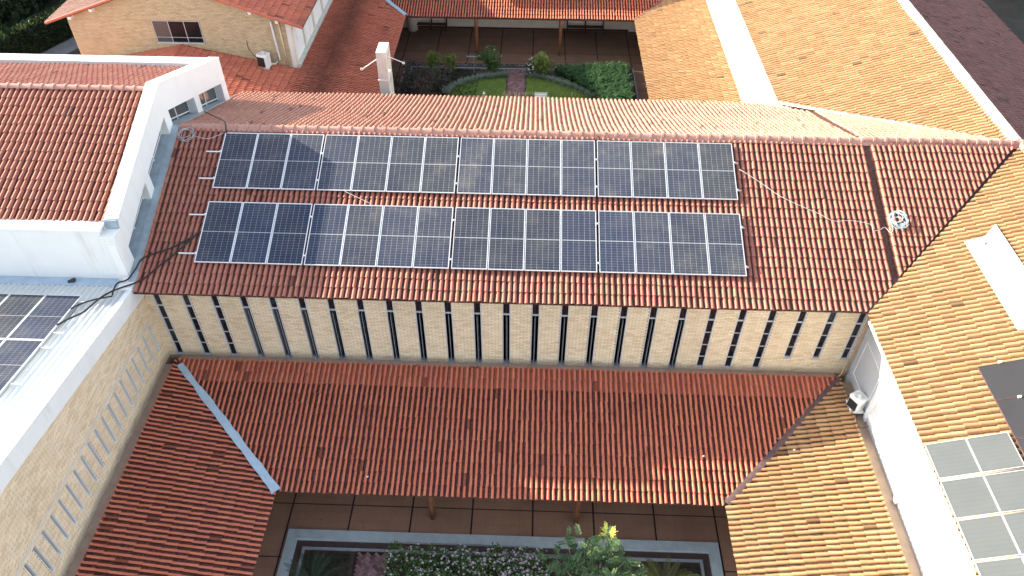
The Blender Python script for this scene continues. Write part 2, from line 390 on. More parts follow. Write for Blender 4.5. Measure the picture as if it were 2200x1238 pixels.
def tiles(O, U, D, poly, vE, mats, pitch=PIT_T, e=EXP, skip=None, sag=None, u0=0., cw=.35, top=None):
    """lay tiles on a slope: O top corner, U along the eave, D down the slope, poly (u,v) convex. returns list of records"""
    O = Vector(O); U = Vector(U).normalized(); D = Vector(D).normalized(); N = U.cross(D)
    if N.z < 0: N = -N
    V, F, mi, n = tile_unit(pitch, e, cw)
    area = sum(poly[i][0]*poly[(i+1) % len(poly)][1]-poly[(i+1) % len(poly)][0]*poly[i][1] for i in range(len(poly)))
    pl = poly if area > 0 else poly[::-1]
    lines = []
    for i in range(len(pl)):
        (ax, ay), (bx, by) = pl[i], pl[(i+1) % len(pl)]; L = math.hypot(bx-ax, by-ay)
        lines.append((-(by-ay)/L, (bx-ax)/L, ((by-ay)*ax-(bx-ax)*ay)/L))
    us = [q[0] for q in pl]; vs = [q[1] for q in pl]
    recs = []; c0 = math.floor((min(us)-u0)/pitch)-1; c1 = math.ceil((max(us)-u0)/pitch)+1; nr = math.ceil((vE-min(vs))/e)+1
    coljit = {c: random.uniform(-.006, .006) for c in range(c0, c1+1)}
    for r in range(nr):
        vb = vE-(r+1)*e; rj = random.uniform(-.004, .004)
        for c in range(c0, c1+1):
            ub = u0+c*pitch
            cor = [(ub, vb), (ub+pitch, vb), (ub+pitch, vb+e), (ub, vb+e)]
            dist = [min(a*u+b*v+cc for (a, b, cc) in lines) for (u, v) in cor]
            ins = min(dist) >= -.025
            if not ins and not clip_poly([(u, v, 0) for u, v in cor], lines): continue
            du = coljit[c]+random.gauss(0, .0048); dv = rj+random.gauss(0, .008); dw = random.gauss(0, .0028)
            rot = random.gauss(0, .017)
            if random.random() < .018: dv += random.uniform(-.03, .03); rot += random.uniform(-.05, .05); dw += .01
            if sag: dw += sag(ub, vb)
            recs.append(dict(O=O, U=U, D=D, N=N, u=ub+du, v=vb+dv, w=dw, rot=rot, tilt=(sag(ub, vb+e)-sag(ub, vb)) if sag else 0., full=ins,
                             lines=lines, cw=cw, mats=(top[1] if top and vb < top[0] else mats), unit=(V, F, mi, n), pitch=pitch, e=e, skip=bool(skip and skip(ub, vb))))
    return recs

UNITS = {}
def lay(recs, roof, name='tile', limit=300, ctr=True):
    """the tiles that show largest become objects, the others one joined part per material"""
    def P(t): return t['O']+t['U']*(t['u']+t['pitch']/2)+t['D']*(t['v']+t['e']/2)
    sc = []
    for i, t in enumerate(recs):
        if t['full'] and not t['skip']:
            s_ = seen(P(t))
            if s_ > 0: sc.append((s_*random.uniform(.985, 1.0), i))
    sc.sort(reverse=True); chosen = set(i for _, i in sc[:limit])
    joins = {}
    for i, t in enumerate(recs):
        V, F, mi, n = t['unit']
        if i in chosen:
            key = (round(t['pitch'], 4), round(t['e'], 4), t['cw'], t['mats'][0].name, t['mats'][1].name)
            if key not in UNITS: UNITS[key] = mesh('tile', [Vector(v)-Vector((t['pitch']/2, t['e']/2, 0)) for v in V], F, list(t['mats']), mi, smooth=False); _sm(UNITS[key], n)
            o = bpy.data.objects.new(name, UNITS[key]); COL.objects.link(o); o.parent = roof
            U, D, N = t['U'], t['D'], t['N']
            Mx = Matrix(((U.x, D.x, N.x, 0), (U.y, D.y, N.y, 0), (U.z, D.z, N.z, 0), (0, 0, 0, 1)))
            o.matrix_basis = Matrix.Translation(t['O']+U*(t['u']+t['pitch']/2)+D*(t['v']+t['e']/2)+N*t['w']) @ Mx @ Matrix.Rotation(t['rot'], 4, 'Z') @ Matrix.Rotation(atan2(t['tilt'], t['e']), 4, 'X')
            continue
        J = joins.setdefault((t['mats'][0].name, t['mats'][1].name), dict(V=[], F=[], mi=[], tv=[], sm=[], mats=t['mats'], nv=0))
        L = V-np.array([t['pitch']/2, t['e']/2, 0]); c_, s_ = cos(t['rot']), sin(t['rot'])
        W = np.stack([L[:, 0]*c_-L[:, 1]*s_+t['u']+t['pitch']/2, L[:, 0]*s_+L[:, 1]*c_+t['v']+t['e']/2, L[:, 2]+t['w']+t['tilt']*(L[:, 1]/t['e'])], 1)
        B = np.array([t['U'], t['D'], t['N']]); tv = random.random()
        if t['full']:
            G = W @ B + np.array(t['O']); b = J['nv']
            J['V'].append(G); J['nv'] += len(G); J['F'] += [tuple(b+k for k in f) for f in F]; J['mi'] += mi; J['tv'] += [tv]*len(F)
            J['sm'] += [k < 2*(n-1) for k in range(len(F))]
        else:
            for f, m_ in zip(F, mi):
                pp = clip_poly([tuple(W[k]) for k in f], t['lines'])
                if pp:
                    G = np.array(pp) @ B + np.array(t['O']); b = J['nv']; J['V'].append(G); J['nv'] += len(G)
                    J['F'].append(tuple(range(b, b+len(G)))); J['mi'].append(m_); J['tv'].append(tv); J['sm'].append(False)
    for k, J in joins.items():
        me = mesh(name+'_field', np.concatenate(J['V']), J['F'], list(J['mats']), J['mi'], J['tv'])
        me.polygons.foreach_set('use_smooth', np.array(J['sm'], dtype=bool))
        o = link(name+'_field', me, roof); o['kind'] = 'stuff'
def _sm(me, n):
    me.polygons.foreach_set('use_smooth', np.array([k < 2*(n-1) for k in range(len(me.polygons))], dtype=bool))

def deck(mb, O, U, D, poly, off=-.03, th=.06):
    O = Vector(O); U = Vector(U).normalized(); D = Vector(D).normalized(); N = U.cross(D)
    if N.z < 0: N = -N
    mb.prism([O+U*u+D*v+N*off for u, v in poly], -N*th)

RIDGE = {}
def ridge(roof, A, B, mat, r=.115, step=.40, name='ridge_tile', drop=.02, collar=True):
    """half-round ridge tiles with a collar, one object each, butted along A-B"""
    A = Vector(A); B = Vector(B); d = (B-A).normalized(); L = (B-A).length; n = max(1, round(L/step)); st = L/n
    key = (round(st, 3), r, mat.name)
    if key not in RIDGE:
        V = []; F = []; ns = 7
        secs = [(-st/2, 1.0), (st/2-.085, .92), (st/2-.085, 1.24), (st/2-.005, 1.24), (st/2-.005, .9)] if collar else [(-st/2, 1.), (st/2-.004, .94)]
        for (x, s_) in secs:
            for k in range(ns):
                a = pi*k/(ns-1); V.append((x, -cos(a)*r*s_, sin(a)*r*s_*.85))
        for i in range(len(secs)-1):
            for k in range(ns-1): F.append((i*ns+k, (i+1)*ns+k, (i+1)*ns+k+1, i*ns+k+1))
        F.append(tuple(range(ns))); 
        me = mesh('ridge_tile', V, F, mat); bm = bmesh.new(); bm.from_mesh(me); bmesh.ops.recalc_face_normals(bm, faces=bm.faces); bm.to_mesh(me); bm.free()
        RIDGE[key] = me
    sd = Vector((0, 0, 1)).cross(d).normalized(); up = d.cross(sd)
    Mx = Matrix(((d.x, sd.x, up.x, 0), (d.y, sd.y, up.y, 0), (d.z, sd.z, up.z, 0), (0, 0, 0, 1)))
    for i in range(n):
        o = bpy.data.objects.new(name, RIDGE[key]); COL.objects.link(o); o.parent = roof
        o.matrix_basis = Matrix.Translation(A+d*(st*(i+.5))+Vector((0, 0, random.gauss(-drop, .004)))) @ Mx @ Matrix.Rotation(random.gauss(0, .012), 4, 'Z')

# ------------------------------------------------------------------ bricks
BU = {}
def bricks(wall, O, S, Nn, s0, s1, z0, z1, excl, mat=None, L=.235, H=.072, j=.012, dep=.016, limit=300):
    """running bond on a vertical wall; O origin, S along wall, Nn outward; excl(z) -> hidden (a,b) intervals"""
    O = Vector(O); S = Vector(S).normalized(); Nn = Vector(Nn).normalized(); mat = mat or M['brick']; rec = []
    r = 0; z = z0
    while z+H-j <= z1:
        zm = z+H/2; ex = sorted(excl(zm)); s = s0-(L/2 if r % 2 else 0)
        free = []; a = s0
        for (p, q) in ex:
            if p > a: free.append((a, min(p, s1)))
            a = max(a, q)
        if a < s1: free.append((a, s1))
        while s < s1:
            for (p, q) in free:
                lo, hi = max(s, p), min(s+L-j, q)
                if hi-lo > .025: rec.append((lo, hi, z, abs(hi-lo-(L-j)) < 1e-6))
            s += L
        z += H; r += 1
    key = (L, H, mat.name)
    def bx(lo, hi, z, d):
        V = []
        for dd in (0, d):
            for (s, zz) in ((lo, z), (hi, z), (hi, z+H-j), (lo, z+H-j)): V.append((s, dd, zz))
        return V
    F5 = [(4, 5, 6, 7), (0, 1, 5, 4), (1, 2, 6, 5), (2, 3, 7, 6), (3, 0, 4, 7)]
    if (S.cross(Nn)).z > 0: F5 = [f[::-1] for f in F5]
    sc = []
    for i, (lo, hi, z, full) in enumerate(rec):
        if full:
            w_ = seen(O+S*((lo+hi)/2)+Vector((0, 0, z)))
            if w_ > 0: sc.append((w_, i))
    sc.sort(reverse=True); ch = set(i for _, i in sc[:limit])
    if key not in BU: BU[key] = {}
    hand = (S.cross(Nn)).z > 0
    if hand not in BU[key]:
        BU[key][hand] = mesh('brick', bx(-(L-j)/2, (L-j)/2, -(H-j)/2, dep), F5, mat)
        BU[key][hand].update()
    B = Matrix(((S.x, Nn.x, 0, 0), (S.y, Nn.y, 0, 0), (S.z, Nn.z, 1, 0), (0, 0, 0, 1)))
    mb = MB()
    for i, (lo, hi, z, full) in enumerate(rec):
        d = random.gauss(0, .0016)
        if i in ch:
            o = bpy.data.objects.new('brick', BU[key][hand]); COL.objects.link(o); o.parent = wall
            o.matrix_basis = Matrix.Translation(O+S*((lo+hi)/2)+Vector((0, 0, z+(H-j)/2))+Nn*d) @ B
        else:
            mb.add([O+S*a+Nn*(b+d)+Vector((0, 0, c)) for (a, b, c) in bx(lo, hi, z, dep)], F5, random.random())
    mb.build('brick_field', mat, wall, kind='stuff', fix=False)

# ================================================================== SETTING
AL = .3528                     # slope of the hall roof
gm = MB(); gm.box(-400, 400, -400, 400, -9.6, -9.12)
tag(gm.build('ground', M['earth']), kind='structure')

def floor(name, x0, x1, y0, y1, hx0, hx1, hy0, hy1, gx, gy, ox, oy):
    """slabs between dark joints, leaving out the garden rectangle"""
    fm = MB()
    for a in ((x0, x1, y0, hy0), (x0, x1, hy1, y1), (x0, hx0, hy0, hy1), (hx1, x1, hy0, hy1)):
        if a[1] > a[0] and a[3] > a[2]: fm.box(a[0], a[1], a[2], a[3], -9.1, -9.012)
    f = fm.build(name, M['joint']); tag(f, kind='structure')
    i0 = math.floor((x0-ox)/gx); i1 = math.ceil((x1-ox)/gx); j0 = math.floor((y0-oy)/gy); j1 = math.ceil((y1-oy)/gy)
    for i in range(i0, i1):
        for j in range(j0, j1):
            a, b, c, d = max(x0, ox+i*gx+.03), min(x1, ox+(i+1)*gx-.03), max(y0, oy+j*gy+.022), min(y1, oy+(j+1)*gy-.022)
            rects = []
            if d <= hy0 or c >= hy1 or b <= hx0 or a >= hx1: rects = [(a, b, c, d)]
            else:
                if c < hy0: rects.append((a, b, c, hy0)); c = hy0
                if d > hy1: rects.append((a, b, hy1, d)); d = hy1
                if a < hx0: rects.append((a, hx0, c, d))
                if b > hx1: rects.append((hx1, b, c, d))
            for q in rects:
                if q[1]-q[0] > .05 and q[3]-q[2] > .05: MB().box(q[0], q[1], q[2], q[3], -9.05, -9.0, random.random()*.9+.05).build('slab', M['slab_n' if name.startswith('north') else 'slab'], f)
floor('courtyard_floor', -10.9, 12.1, -16.5, -5.7, -6.5, 7.7, -16.5, -10.25, 2.05, 1.95, -6.6, -9.27)
floor('north_courtyard_floor', -11.3, 12.1, 14.5, 27.5, -6.95, 7.55, 14.5, 22.35, 2.1, 1.15, -9.35, 22.9)

# south garden: kerb, drain, inner kerb, soil, path
def ring(name, mat, x0, x1, y1, wd, z, ybot=-16.5, sgn=1, h=.12):
    m = MB()
    if sgn > 0: m.box(x0, x1, y1-wd, y1, z-h, z); m.box(x0, x0+wd, ybot, y1-wd, z-h, z-.001); m.box(x1-wd, x1, ybot, y1-wd, z-h, z-.001)
    return tag(m.build(name, mat), kind='structure')
ring('kerb', M['kerb'], -6.5, 7.7, -10.255, .34, -8.94, h=.2)
ring('drain_channel', M['drain'], -6.16, 7.36, -10.597, .24, -9.06)
ring('inner_kerb', M['kerb_grey'], -5.92, 7.12, -10.84, .09, -9.0)
m = MB(); m.box(-5.83, 7.03, -16.5, -10.932, -9.1, -9.045); tag(m.build('garden_soil', M['soil']), kind='structure')
pm = MB(); pm.box(-4.16, -3.04, -16.5, -10.935, -9.06, -9.03); pth = tag(pm.build('garden_path', M['joint']), kind='structure')
bp = mesh('brick', [(x, y, z) for z in (-.02, .03) for (x, y) in ((-.098, -.046), (.098, -.046), (.098, .046), (-.098, .046))], [(4, 5, 6, 7), (0, 1, 5, 4), (1, 2, 6, 5), (2, 3, 7, 6), (3, 0, 4, 7)], M['paver'])
for a in range(-30, 31):          # herringbone pavers: one lying and one standing brick per lattice step
    for b in range(-16, 17):
        for q in (0, 1):
            hx = (a-2*b)+(1.0 if q == 0 else .5); hy = (a+2*b)+(.5 if q == 0 else 2.0)
            X = -3.6+(hx-hy)*.0707; Y = -11.8+(hx+hy)*.0707
            if -4.08 < X < -3.12 and -12.8 < Y < -11.0:
                o = bpy.data.objects.new('brick', bp); COL.objects.link(o); o.parent = pth
                o.location = (X, Y, -9.02+random.gauss(0, .004)); o.rotation_euler = (0, 0, pi/4+(pi/2 if q else 0)+random.gauss(0, .015))

# north garden
ng = MB(); ng.box(-6.9, 7.5, 14.5, 22.3, -9.1, -9.05); tag(ng.build('north_garden_soil', M['soil']), kind='structure')
def ringN(name, mat, x0, x1, y1, wd, z, h=.1):
    m = MB(); m.box(x0, x1, y1-wd, y1, z-h, z); m.box(x0, x0+wd, 14.5, y1-wd, z-h, z-.001); m.box(x1-wd, x1, 14.5, y1-wd, z-h, z-.001)
    return tag(m.build(name, mat), kind='structure')
ringN('north_kerb', M['kerb_grey'], -6.95, 7.55, 22.35, .07, -8.985)
ringN('north_drain_channel', M['drain'], -6.86, 7.46, 22.26, .3, -9.03)
ringN('north_inner_kerb', M['kerb_grey'], -6.55, 7.15, 21.95, .08, -8.99)
pm = MB(); pm.box(-.42, .78, 14.5, 21.87, -9.06, -9.03); pth2 = tag(pm.build('north_path', M['joint']), kind='structure')
pv = MB()
for r in range(0, 70):
    for c in range(0, 7):
        x = -.42+.17*c+(.085 if r % 2 else 0); y = 21.8-r*.1
        if x+.16 < .78: pv.add([(x, y-.092, -9.03), (x+.16, y-.092, -9.03), (x+.16, y, -9.03), (x, y, -9.03), (x, y-.092, -9.0), (x+.16, y-.092, -9.0), (x+.16, y, -9.0), (x, y, -9.0)], [(4, 5, 6, 7), (0, 1, 5, 4), (1, 2, 6, 5), (2, 3, 7, 6), (3, 0, 4, 7)], random.random())
pv.build('paver', M['paver'], pth2, kind='stuff', fix=False)

# ================================================================== HALL
XL, XV = -11.1, 17.95
hs = Vector((0, -cos(AL), -sin(AL))); hn = Vector((0, cos(AL), -sin(AL)))
HALL = thing('hall_building', 'long hall with two rows of solar panels on its salmon tiled roof', 'building', (0, -5.5, -9))
dm = MB()
vS, vN = 6.51, 7.26
polyS = [(XL, 0.), (XV, 0.), (11.70, vS), (XL, vS)]
polyN = [(XL-.1, 0.), (XV, 0.), (11.55, 6.75), (11.0, vN), (XL-.4, vN)]
deck(dm, (0, 0, 0), (1, 0, 0), hs, [(XL, .0), (XV, 0.), (11.85, vS-.03), (XL, vS-.03)])
deck(dm, (0, 0, 0), (1, 0, 0), hn, [(XL-.1, 0.), (XV, 0.), (11.6, vN-.03), (XL-.4, vN-.03)], off=-.15)
roof = dm.build('roof', M['deck'], HALL)
PX = [-9.37+1.154*k for k in range(3)]; x = -9.37+3*1.154-.02+.06
for g in range(3):
    for k in range(4): PX.append(x+1.154*k)
    x += 4*1.154-.02+.075
under = lambda u, v: -9.6 < u < 8.0 and (.1 < v < 2.4 or 3.0 < v < 5.2)
Mh = (M['t_hall'], M['t_hallp']); Mhn = (M['t_halln'], M['t_halln'])
sagS = lambda u, v: .012*sin(u*.9+v*.8)+.008*sin(u*2.3-v*1.7)
sagN = lambda u, v: -.085*sin(pi*v/7.26)+.010*sin(v*2.1+u*.25)+.008*sin(u*.9+v)
R = []
cut = [(12.58, 0.), (12.58, vS)]
R += tiles((0, 0, 0), (1, 0, 0), hs, [(XL, .06), (12.58, .06), (12.58, 5.58), (11.62, vS), (XL, vS)], vS, Mh, skip=under, sag=sagS)
Rr = tiles((0, 0, .03), (1, 0, 0), hs, [(12.80, .06), (XV-.16, .06), (12.80, 5.32)], vS-.12, Mh, sag=sagS, u0=12.8)
R += Rr
R += tiles((0, 0, 0), (1, 0, 0), hn, [(XL-.1, .06), (12.62, .06), (12.62, 5.6), (11.05, vN), (XL-.42, vN)], vN, Mhn, sag=sagN)
R += tiles((0, 0, .02), (1, 0, 0), hn, [(12.72, .06), (XV-.05, .06), (12.72, 5.52)], vN-.1, Mhn, sag=sagS, u0=12.72)
lay(R, roof)
ridge(roof, (XL+.05, 0, .06), (12.6, 0, .06), M['t_ridge'])
ridge(roof, (12.62, 0, .10), (XV+.1, 0, .10), M['t_ridge'])
rm = MB(); rm.prism([(XL, -.2, -.03), (XL, .2, -.03), (XL, .1, .07), (XL, -.1, .07)], (XV-XL, 0, 0)); rm.build('ridge_mortar', M['t_ridge'], roof)
cm = MB()                                                            # joint channel between the two roof parts
for s_, dd in ((hs, 5.6), (hn, 5.6)):
    N = Vector((0, -s_.z*0, 1)); p0 = Vector((12.56, 0, -.005)); cm.prism([p0, p0+Vector((.27, 0, 0)), p0+Vector((.27, 0, 0))+s_*dd, p0+s_*dd], (0, 0, .018))
cm.build('joint_flashing', M['t_hallp'], roof)
vg = MB()                                                            # valley gutter to the right wing
a = Vector((XV-.0, -.05, -.05)); b = Vector((11.66, -6.16, -2.24)); sd = (b-a).normalized().cross(Vector((0, 0, 1))).normalized()
vg.prism([a-sd*.16, a+sd*.16, b+sd*.24, b-sd*.24], (0, 0, .03))
vg.build('valley_gutter', M['flash_dark'], HALL)
lf = MB()                                                            # left flashing against the gable wall
for s_, ln, x1 in ((hs, 6.5, 0), (hn, 6.6, -.36)):
    p0 = Vector((-11.36, 0, .03)); p1 = Vector((-11.08, 0, .03))
    lf.prism([p0, p1, p1+s_*ln+Vector((x1, 0, 0)), p0+s_*ln+Vector((x1*.3, 0, 0))], (0, 0, .035))
lf.build('side_flashing', M['flash_grey'], HALL)
lip = MB()
for s_, ln, x1 in ((hs, 6.5, 0), (hn, 6.6, -.36)):
    p0 = Vector((-11.10, 0, .065)); lip.prism([p0, p0+Vector((.02, 0, 0)), p0+Vector((.02+x1, 0, 0))+s_*ln, p0+Vector((x1, 0, 0))+s_*ln], (0, 0, .02))
lip.build('flashing_lip', M['gutter_brown'], HALL)
# walls
YW = -5.56; ZB = -5.69
WX = [-10.79+.946*i for i in range(25)]
def wzone(i): return (ZB+.02) if i < 19 else (-5.60 if i < 22 else -5.0)
wl = MB(); edges = [-11.22]+[e for x in WX for e in (x-.125, x+.125)]+[12.3]
for i in range(0, len(edges), 2): wl.box(edges[i], edges[i+1], YW, YW+.2, -9.05, -2.22)
for i, x in enumerate(WX): wl.box(x-.125, x+.125, YW+.002, YW+.198, -9.05, wzone(i)-.004)
wall = wl.build('brick_wall', M['mortar'], HALL)
bw = MB(); bw.box(-11.3, 12.3, 6.0, 6.2, -9.05, -2.62); bw.build('north_wall', M['wood_dark'], HALL)  # dark tone painted on to dim the room seen through the windows
bf = MB(); bf.box(-11.3, 12.3, -5.35, 6.0, -9.1, -9.0); bf.build('hall_floor', M['wood_dark'], HALL)
def exH(z):
    return [(x-.137, x+.137) for i, x in enumerate(WX) if z > wzone(i)-.03]
bricks(wall, (0, YW, 0), (1, 0, 0), (0, -1, 0), -11.2, 12.27, ZB, -2.31, exH)
gb = MB(); gb.box(-10.76, 11.8, -6.02, -5.585, -5.86, -5.70); gb.box(-11.2, 12.25, -5.585, YW-.015, -5.86, -5.69)
gb.build('base_gutter', M['gutter_brown'], HALL)
dp = MB(); dp.tube([(12.12, -5.62, -2.3), (12.12, -5.66, -5.65)], .035, 8); dp.build('downpipe', M['gutter_brown'], HALL)
so_ = MB(); so_.box(-11.2, 11.7, -6.08, -5.58, -2.30, -2.26); so_.build('soffit', M['wood_dark'], HALL)
TR = [-3.31, -3.90, -4.50, -5.08]
for i, x in enumerate(WX):
    zb = wzone(i); yf = YW+.05; fr = MB()
    fr.box(x-.134, x-.104, YW-.02, YW+.10, zb, -2.28); fr.box(x+.104, x+.134, YW-.02, YW+.10, zb, -2.28); fr.box(x-.1035, x+.1035, YW-.03, YW+.10, zb, zb+.03)
    fo = fr.build('window', M['jamb'], HALL)
    op = 3 <= i <= 18; zt = TR[0]
    tm = MB(); tm.box(x-.1035, x+.1035, yf-.03, yf+.03, zt-.03, zt+.03); tm.build('transom', M['frame_grey'], fo)
    g = MB(); g.box(x-.1035, x+.1035, yf-.004, yf+.004, zt+.03, -2.28); g.build('pane', M['glass'], fo)
    if not op:
        for q in TR[1:]:
            if q > zb+.1: MB().box(x-.1035, x+.1035, yf-.03, yf+.025, q-.013, q+.013).build('transom', M['frame_grey'], fo)
        zz = [zt-.03]+[q for q in TR[1:] if q > zb+.1]+[zb+.03]
        for a_, b_ in zip(zz[:-1], zz[1:]): MB().box(x-.1035, x+.1035, yf-.004, yf+.004, b_+.0135, a_-.0135).build('pane', M['glass'], fo)
    else:                                                            # pivoted sash standing open
        ang = radians(48+(i-3)*3.2) if i < 6 else radians(random.uniform(78, 97)); ca, sa = cos(ang), -sin(ang)
        if i in (3, 4): ang = radians(52); ca, sa = cos(ang), -sin(ang)
        sm = MB(); hw = .10; ax = Vector((ca, sa, 0)); nn = Vector((-sa, ca, 0)); c0 = Vector((x, yf-.03, 0))
        def P(s, z): return c0+ax*s+Vector((0, 0, z))
        zt2 = zt-.045; zb2 = zb+.045
        for s in (-hw, hw): sm.obox((P(s, (zt2+zb2)/2)), ax*.007, nn*.011, Vector((0, 0, (zt2-zb2)/2)))
        for z in (zt2, zb2, *TR[1:]): sm.obox(P(0, z), ax*(hw-.0075), nn*.008, Vector((0, 0, .009)))
        sm.build('sash', M['sash_grey'], fo)
        gm_ = MB(); gm_.obox(P(0, (zt2+zb2)/2), ax*(hw-.0095), nn*.003, Vector((0, 0, (zt2-zb2)/2-.012))); gm_.build('sash_pane', M['glass_in'], fo)
        sy = MB(); sy.bar((x-.02, YW-.01, zb+.10), (x-.085, YW+.03, zb+.10), .012); sy.bar((x, YW-.03, zb-.01), (x, YW-.07, zb-.05), .014); sy.build('stay', M['alu'], fo)

# ================================================================== GABLED WHITE BLOCK
BLK = thing('gabled_block', 'white walled block with tiled gable roof behind parapets, left of the panelled hall', 'building', (-16, 0, -9))
XG = -11.36
def rk(y): return 1.66-.375*abs(y) if y < 0 else 1.66-.328*y
def gl(y): return -.367*abs(y)+.02
gw = MB()
out = [(-5.45, -.47), (-5.02, -.47), (-4.95, rk(-4.95)), (0, 1.66), (5.2, rk(5.2)), (5.2, gl(5.2)-.3), (4.76, gl(4.76)-.1)]
def opening(y0, y1, t0, t1): return [(y0, gl(y0)-.1), (y0, t0), (y1, t1), (y1, gl(y1)-.1)]
out += opening(4.74, 2.58, -.92, -.21) + opening(2.16, .06, -.07, .62) + opening(-.36, -2.48, .60, -.20) + opening(-2.87, -5.02, -.33, -1.20)
out += [(-5.45, gl(-5.45)-.5)]
gw.prism([(XG-.33, y, z) for y, z in out], (.33, 0, 0))
gwall = gw.build('gable_wall', M['white'], BLK)
bk = MB(); bk.prism([(XG-.5, y, z) for y, z in [(-5.25, -.6), (-4.95, rk(-4.95)-.1), (0, 1.5), (5.1, rk(5.1)-.1), (5.1, -9), (-5.25, -9)]], (.12, 0, 0)); bk.build('inner_wall', M['white2'], BLK)
cp = MB()
for a_, b_ in ((-4.96, 0), (0, 5.22)):
    cp.prism([(XG-.42, a_, rk(a_)+.003), (XG-.42, b_, rk(b_)+.003), (XG+.012, b_, rk(b_)+.003), (XG+.012, a_, rk(a_)+.003)], (0, 0, .035))
cp.build('parapet_cap', M['white'], BLK)
for (y0, y1, t0, t1) in ((2.58, 4.74, -.21, -.92), (.06, 2.16, .62, -.07), (-.36, -2.48, .60, -.20), (-2.87, -5.02, -.33, -1.20)):
    xg = XG-.335 if y0 > 0 else XG-.30
    fr = MB(); ym = (y0+y1)/2; tm_ = (t0+t1)/2
    for (ya, za, yb, zb_) in ((y0, t0, y0, gl(y0)), (y1, t1, y1, gl(y1)), (ym, tm_, ym, gl(ym)), (y0, gl(y0)+.13, y1, gl(y1)+.13)):
        fr.bar((xg+.02, ya, za), (xg+.02, yb, zb_), .035, .03, up=(1, 0, 0))
    f = fr.build('window', M['plastic_white'], gwall)
    pn = MB(); pn.prism([(xg-.01, y0, t0), (xg-.01, y1, t1), (xg-.01, y1, gl(y1)-.05), (xg-.01, y0, gl(y0)-.05)], (.008, 0, 0)); pn.build('window_pane', M['glass_grey'], gwall)
    lg = MB(); lg.prism([(XG-.33, y0, gl(y0)-.02), (XG-.33, y1, gl(y1)-.02), (XG, y1, gl(y1)-.02), (XG, y0, gl(y0)-.02)], (0, 0, .05)); lg.build('window_sill', M['flash_grey'], gwall)
st = MB(); st.box(XG-.45, XG-.03, -5.03, -4.96, -.46, -.20); st.prism([(XG-.40, -5.05, -.458), (XG-.02, -5.05, -.458), (XG-.06, -4.9, -.22), (XG-.42, -4.9, -.22)], (0, -.06, .02)); st.build('corner_flashing', M['flash_grey'], BLK)
pr = MB(); pr.box(XG-.46, XG-.004, -5.50, -5.06, -2.5, -.465); pr.build('corner_pier', M['white'], BLK)
dpm = MB(); dpm.box(XG-.30, XG-.06, -5.53, -5.502, -2.3, -.75); dpm.build('pier_band', M['plastic_white'], BLK)
sw = MB(); sw.box(-30, XG-.47, -5.42, -5.2, -9, -.36); sw.build('south_wall', M['white'], BLK)
fs = MB(); fs.box(-30, XG-.42, -5.46, -4.98, -.345, -.27); fs.build('eave_band', M['white'], BLK)
rw = MB(); rw.box(-30, XG-.435, 4.72, 5.22, -9, -.04); rw.build('rear_parapet', M['white'], BLK)
rg = MB(); rg.box(-30, XG-.45, 4.45, 4.715, -.34, -.25); rg.build('rear_gutter', M['kerb_grey'], BLK)
SB = .345; cb = 1/sqrt(1+SB*SB); bs = Vector((0, -cb, -SB*cb)); bn = Vector((0, cb, -SB*cb)); ZR = 1.40
d2 = MB(); LS = 5.0/cb; LN = 4.55/cb
deck(d2, (-30, 0, ZR), (1, 0, 0), bs, [(0, 0), (18.2, 0), (18.2, LS), (0, LS)]); deck(d2, (-30, 0, ZR), (1, 0, 0), bn, [(0, 0), (18.2, 0), (18.2, LN), (0, LN)])
broof = d2.build('roof', M['deck'], BLK)
uL = -21.0
R = tiles((0, 0, ZR), (1, 0, 0), bs, [(uL, .05), (XG-.44, .05), (XG-.44, LS), (uL, LS)], LS, Mh, pitch=.19, sag=sagS)
R += tiles((0, 0, ZR), (1, 0, 0), bn, [(-25.5, .05), (XG-.44, .05), (XG-.44, LN), (-25.5, LN)], LN, Mh, pitch=.19, sag=sagS)
lay(R, broof)
ridge(broof, (-24, 0, ZR+.07), (XG-.43, 0, ZR+.07), M['t_ridge'])

# ================================================================== LEFT WING
LW = thing('brick_wing', 'buff brick wing with white corrugated roof, left of the lower courtyard', 'building', (-14, -11, -9))
XW = -11.2
def ztop(y): return -2.74-.150*(y+6.15)
def zfas(y): return -2.14-.150*(y+6.14)
SL = [(-6.03-.4585*i) for i in range(23)]
wm = MB(); ys = [-5.58]+[e for y in SL for e in (y+.06, y-.06)]+[-18.]
for i in range(0, len(ys), 2): wm.prism([(XW-.28, ys[i], -9), (XW-.28, ys[i+1], -9), (XW-.28, ys[i+1], ztop(ys[i+1])), (XW-.28, ys[i], ztop(ys[i]))], (.28, 0, 0))
for y in SL:
    wm.box(XW-.279, XW-.001, y-.0599, y+.0599, -9, -5.06); wm.prism([(XW-.279, y-.0599, -3.80), (XW-.279, y+.0599, -3.80), (XW-.279, y+.0599, ztop(y)-.01), (XW-.279, y-.0599, ztop(y)-.01)], (.278, 0, 0))
lwall = wm.build('brick_wall', M['mortar'], LW)
def exL(z):
    e = []
    lim = -6.15-(z+2.74)/.150                  # wall top at this height
    if z > ztop(-5.58): e.append((5.4, -lim if lim < 0 else 5.4))
    if -5.07 < z < -3.79: e += [(-y-.075, -y+.075) for y in SL]
    return e
bricks(lwall, (XW, 0, 0), (0, -1, 0), (1, 0, 0), 5.585, 18., -5.69, -.9, exL)
for y in SL:
    f = MB(); f.box(XW-.12, XW+.012, y-.066, y-.052, -5.08, -3.78); f.box(XW-.12, XW+.012, y+.052, y+.066, -5.08, -3.78); f.box(XW-.12, XW+.018, y-.0515, y+.0515, -5.085, -5.055); f.box(XW-.12, XW+.010, y-.0515, y+.0515, -3.80, -3.775)
    fo = f.build('window', M['white2'], lwall)
    pn = MB(); pn.box(XW-.115, XW-.11, y-.0515, y+.0515, -5.055, -3.80); pn.build('window_pane', M['glass'], lwall)
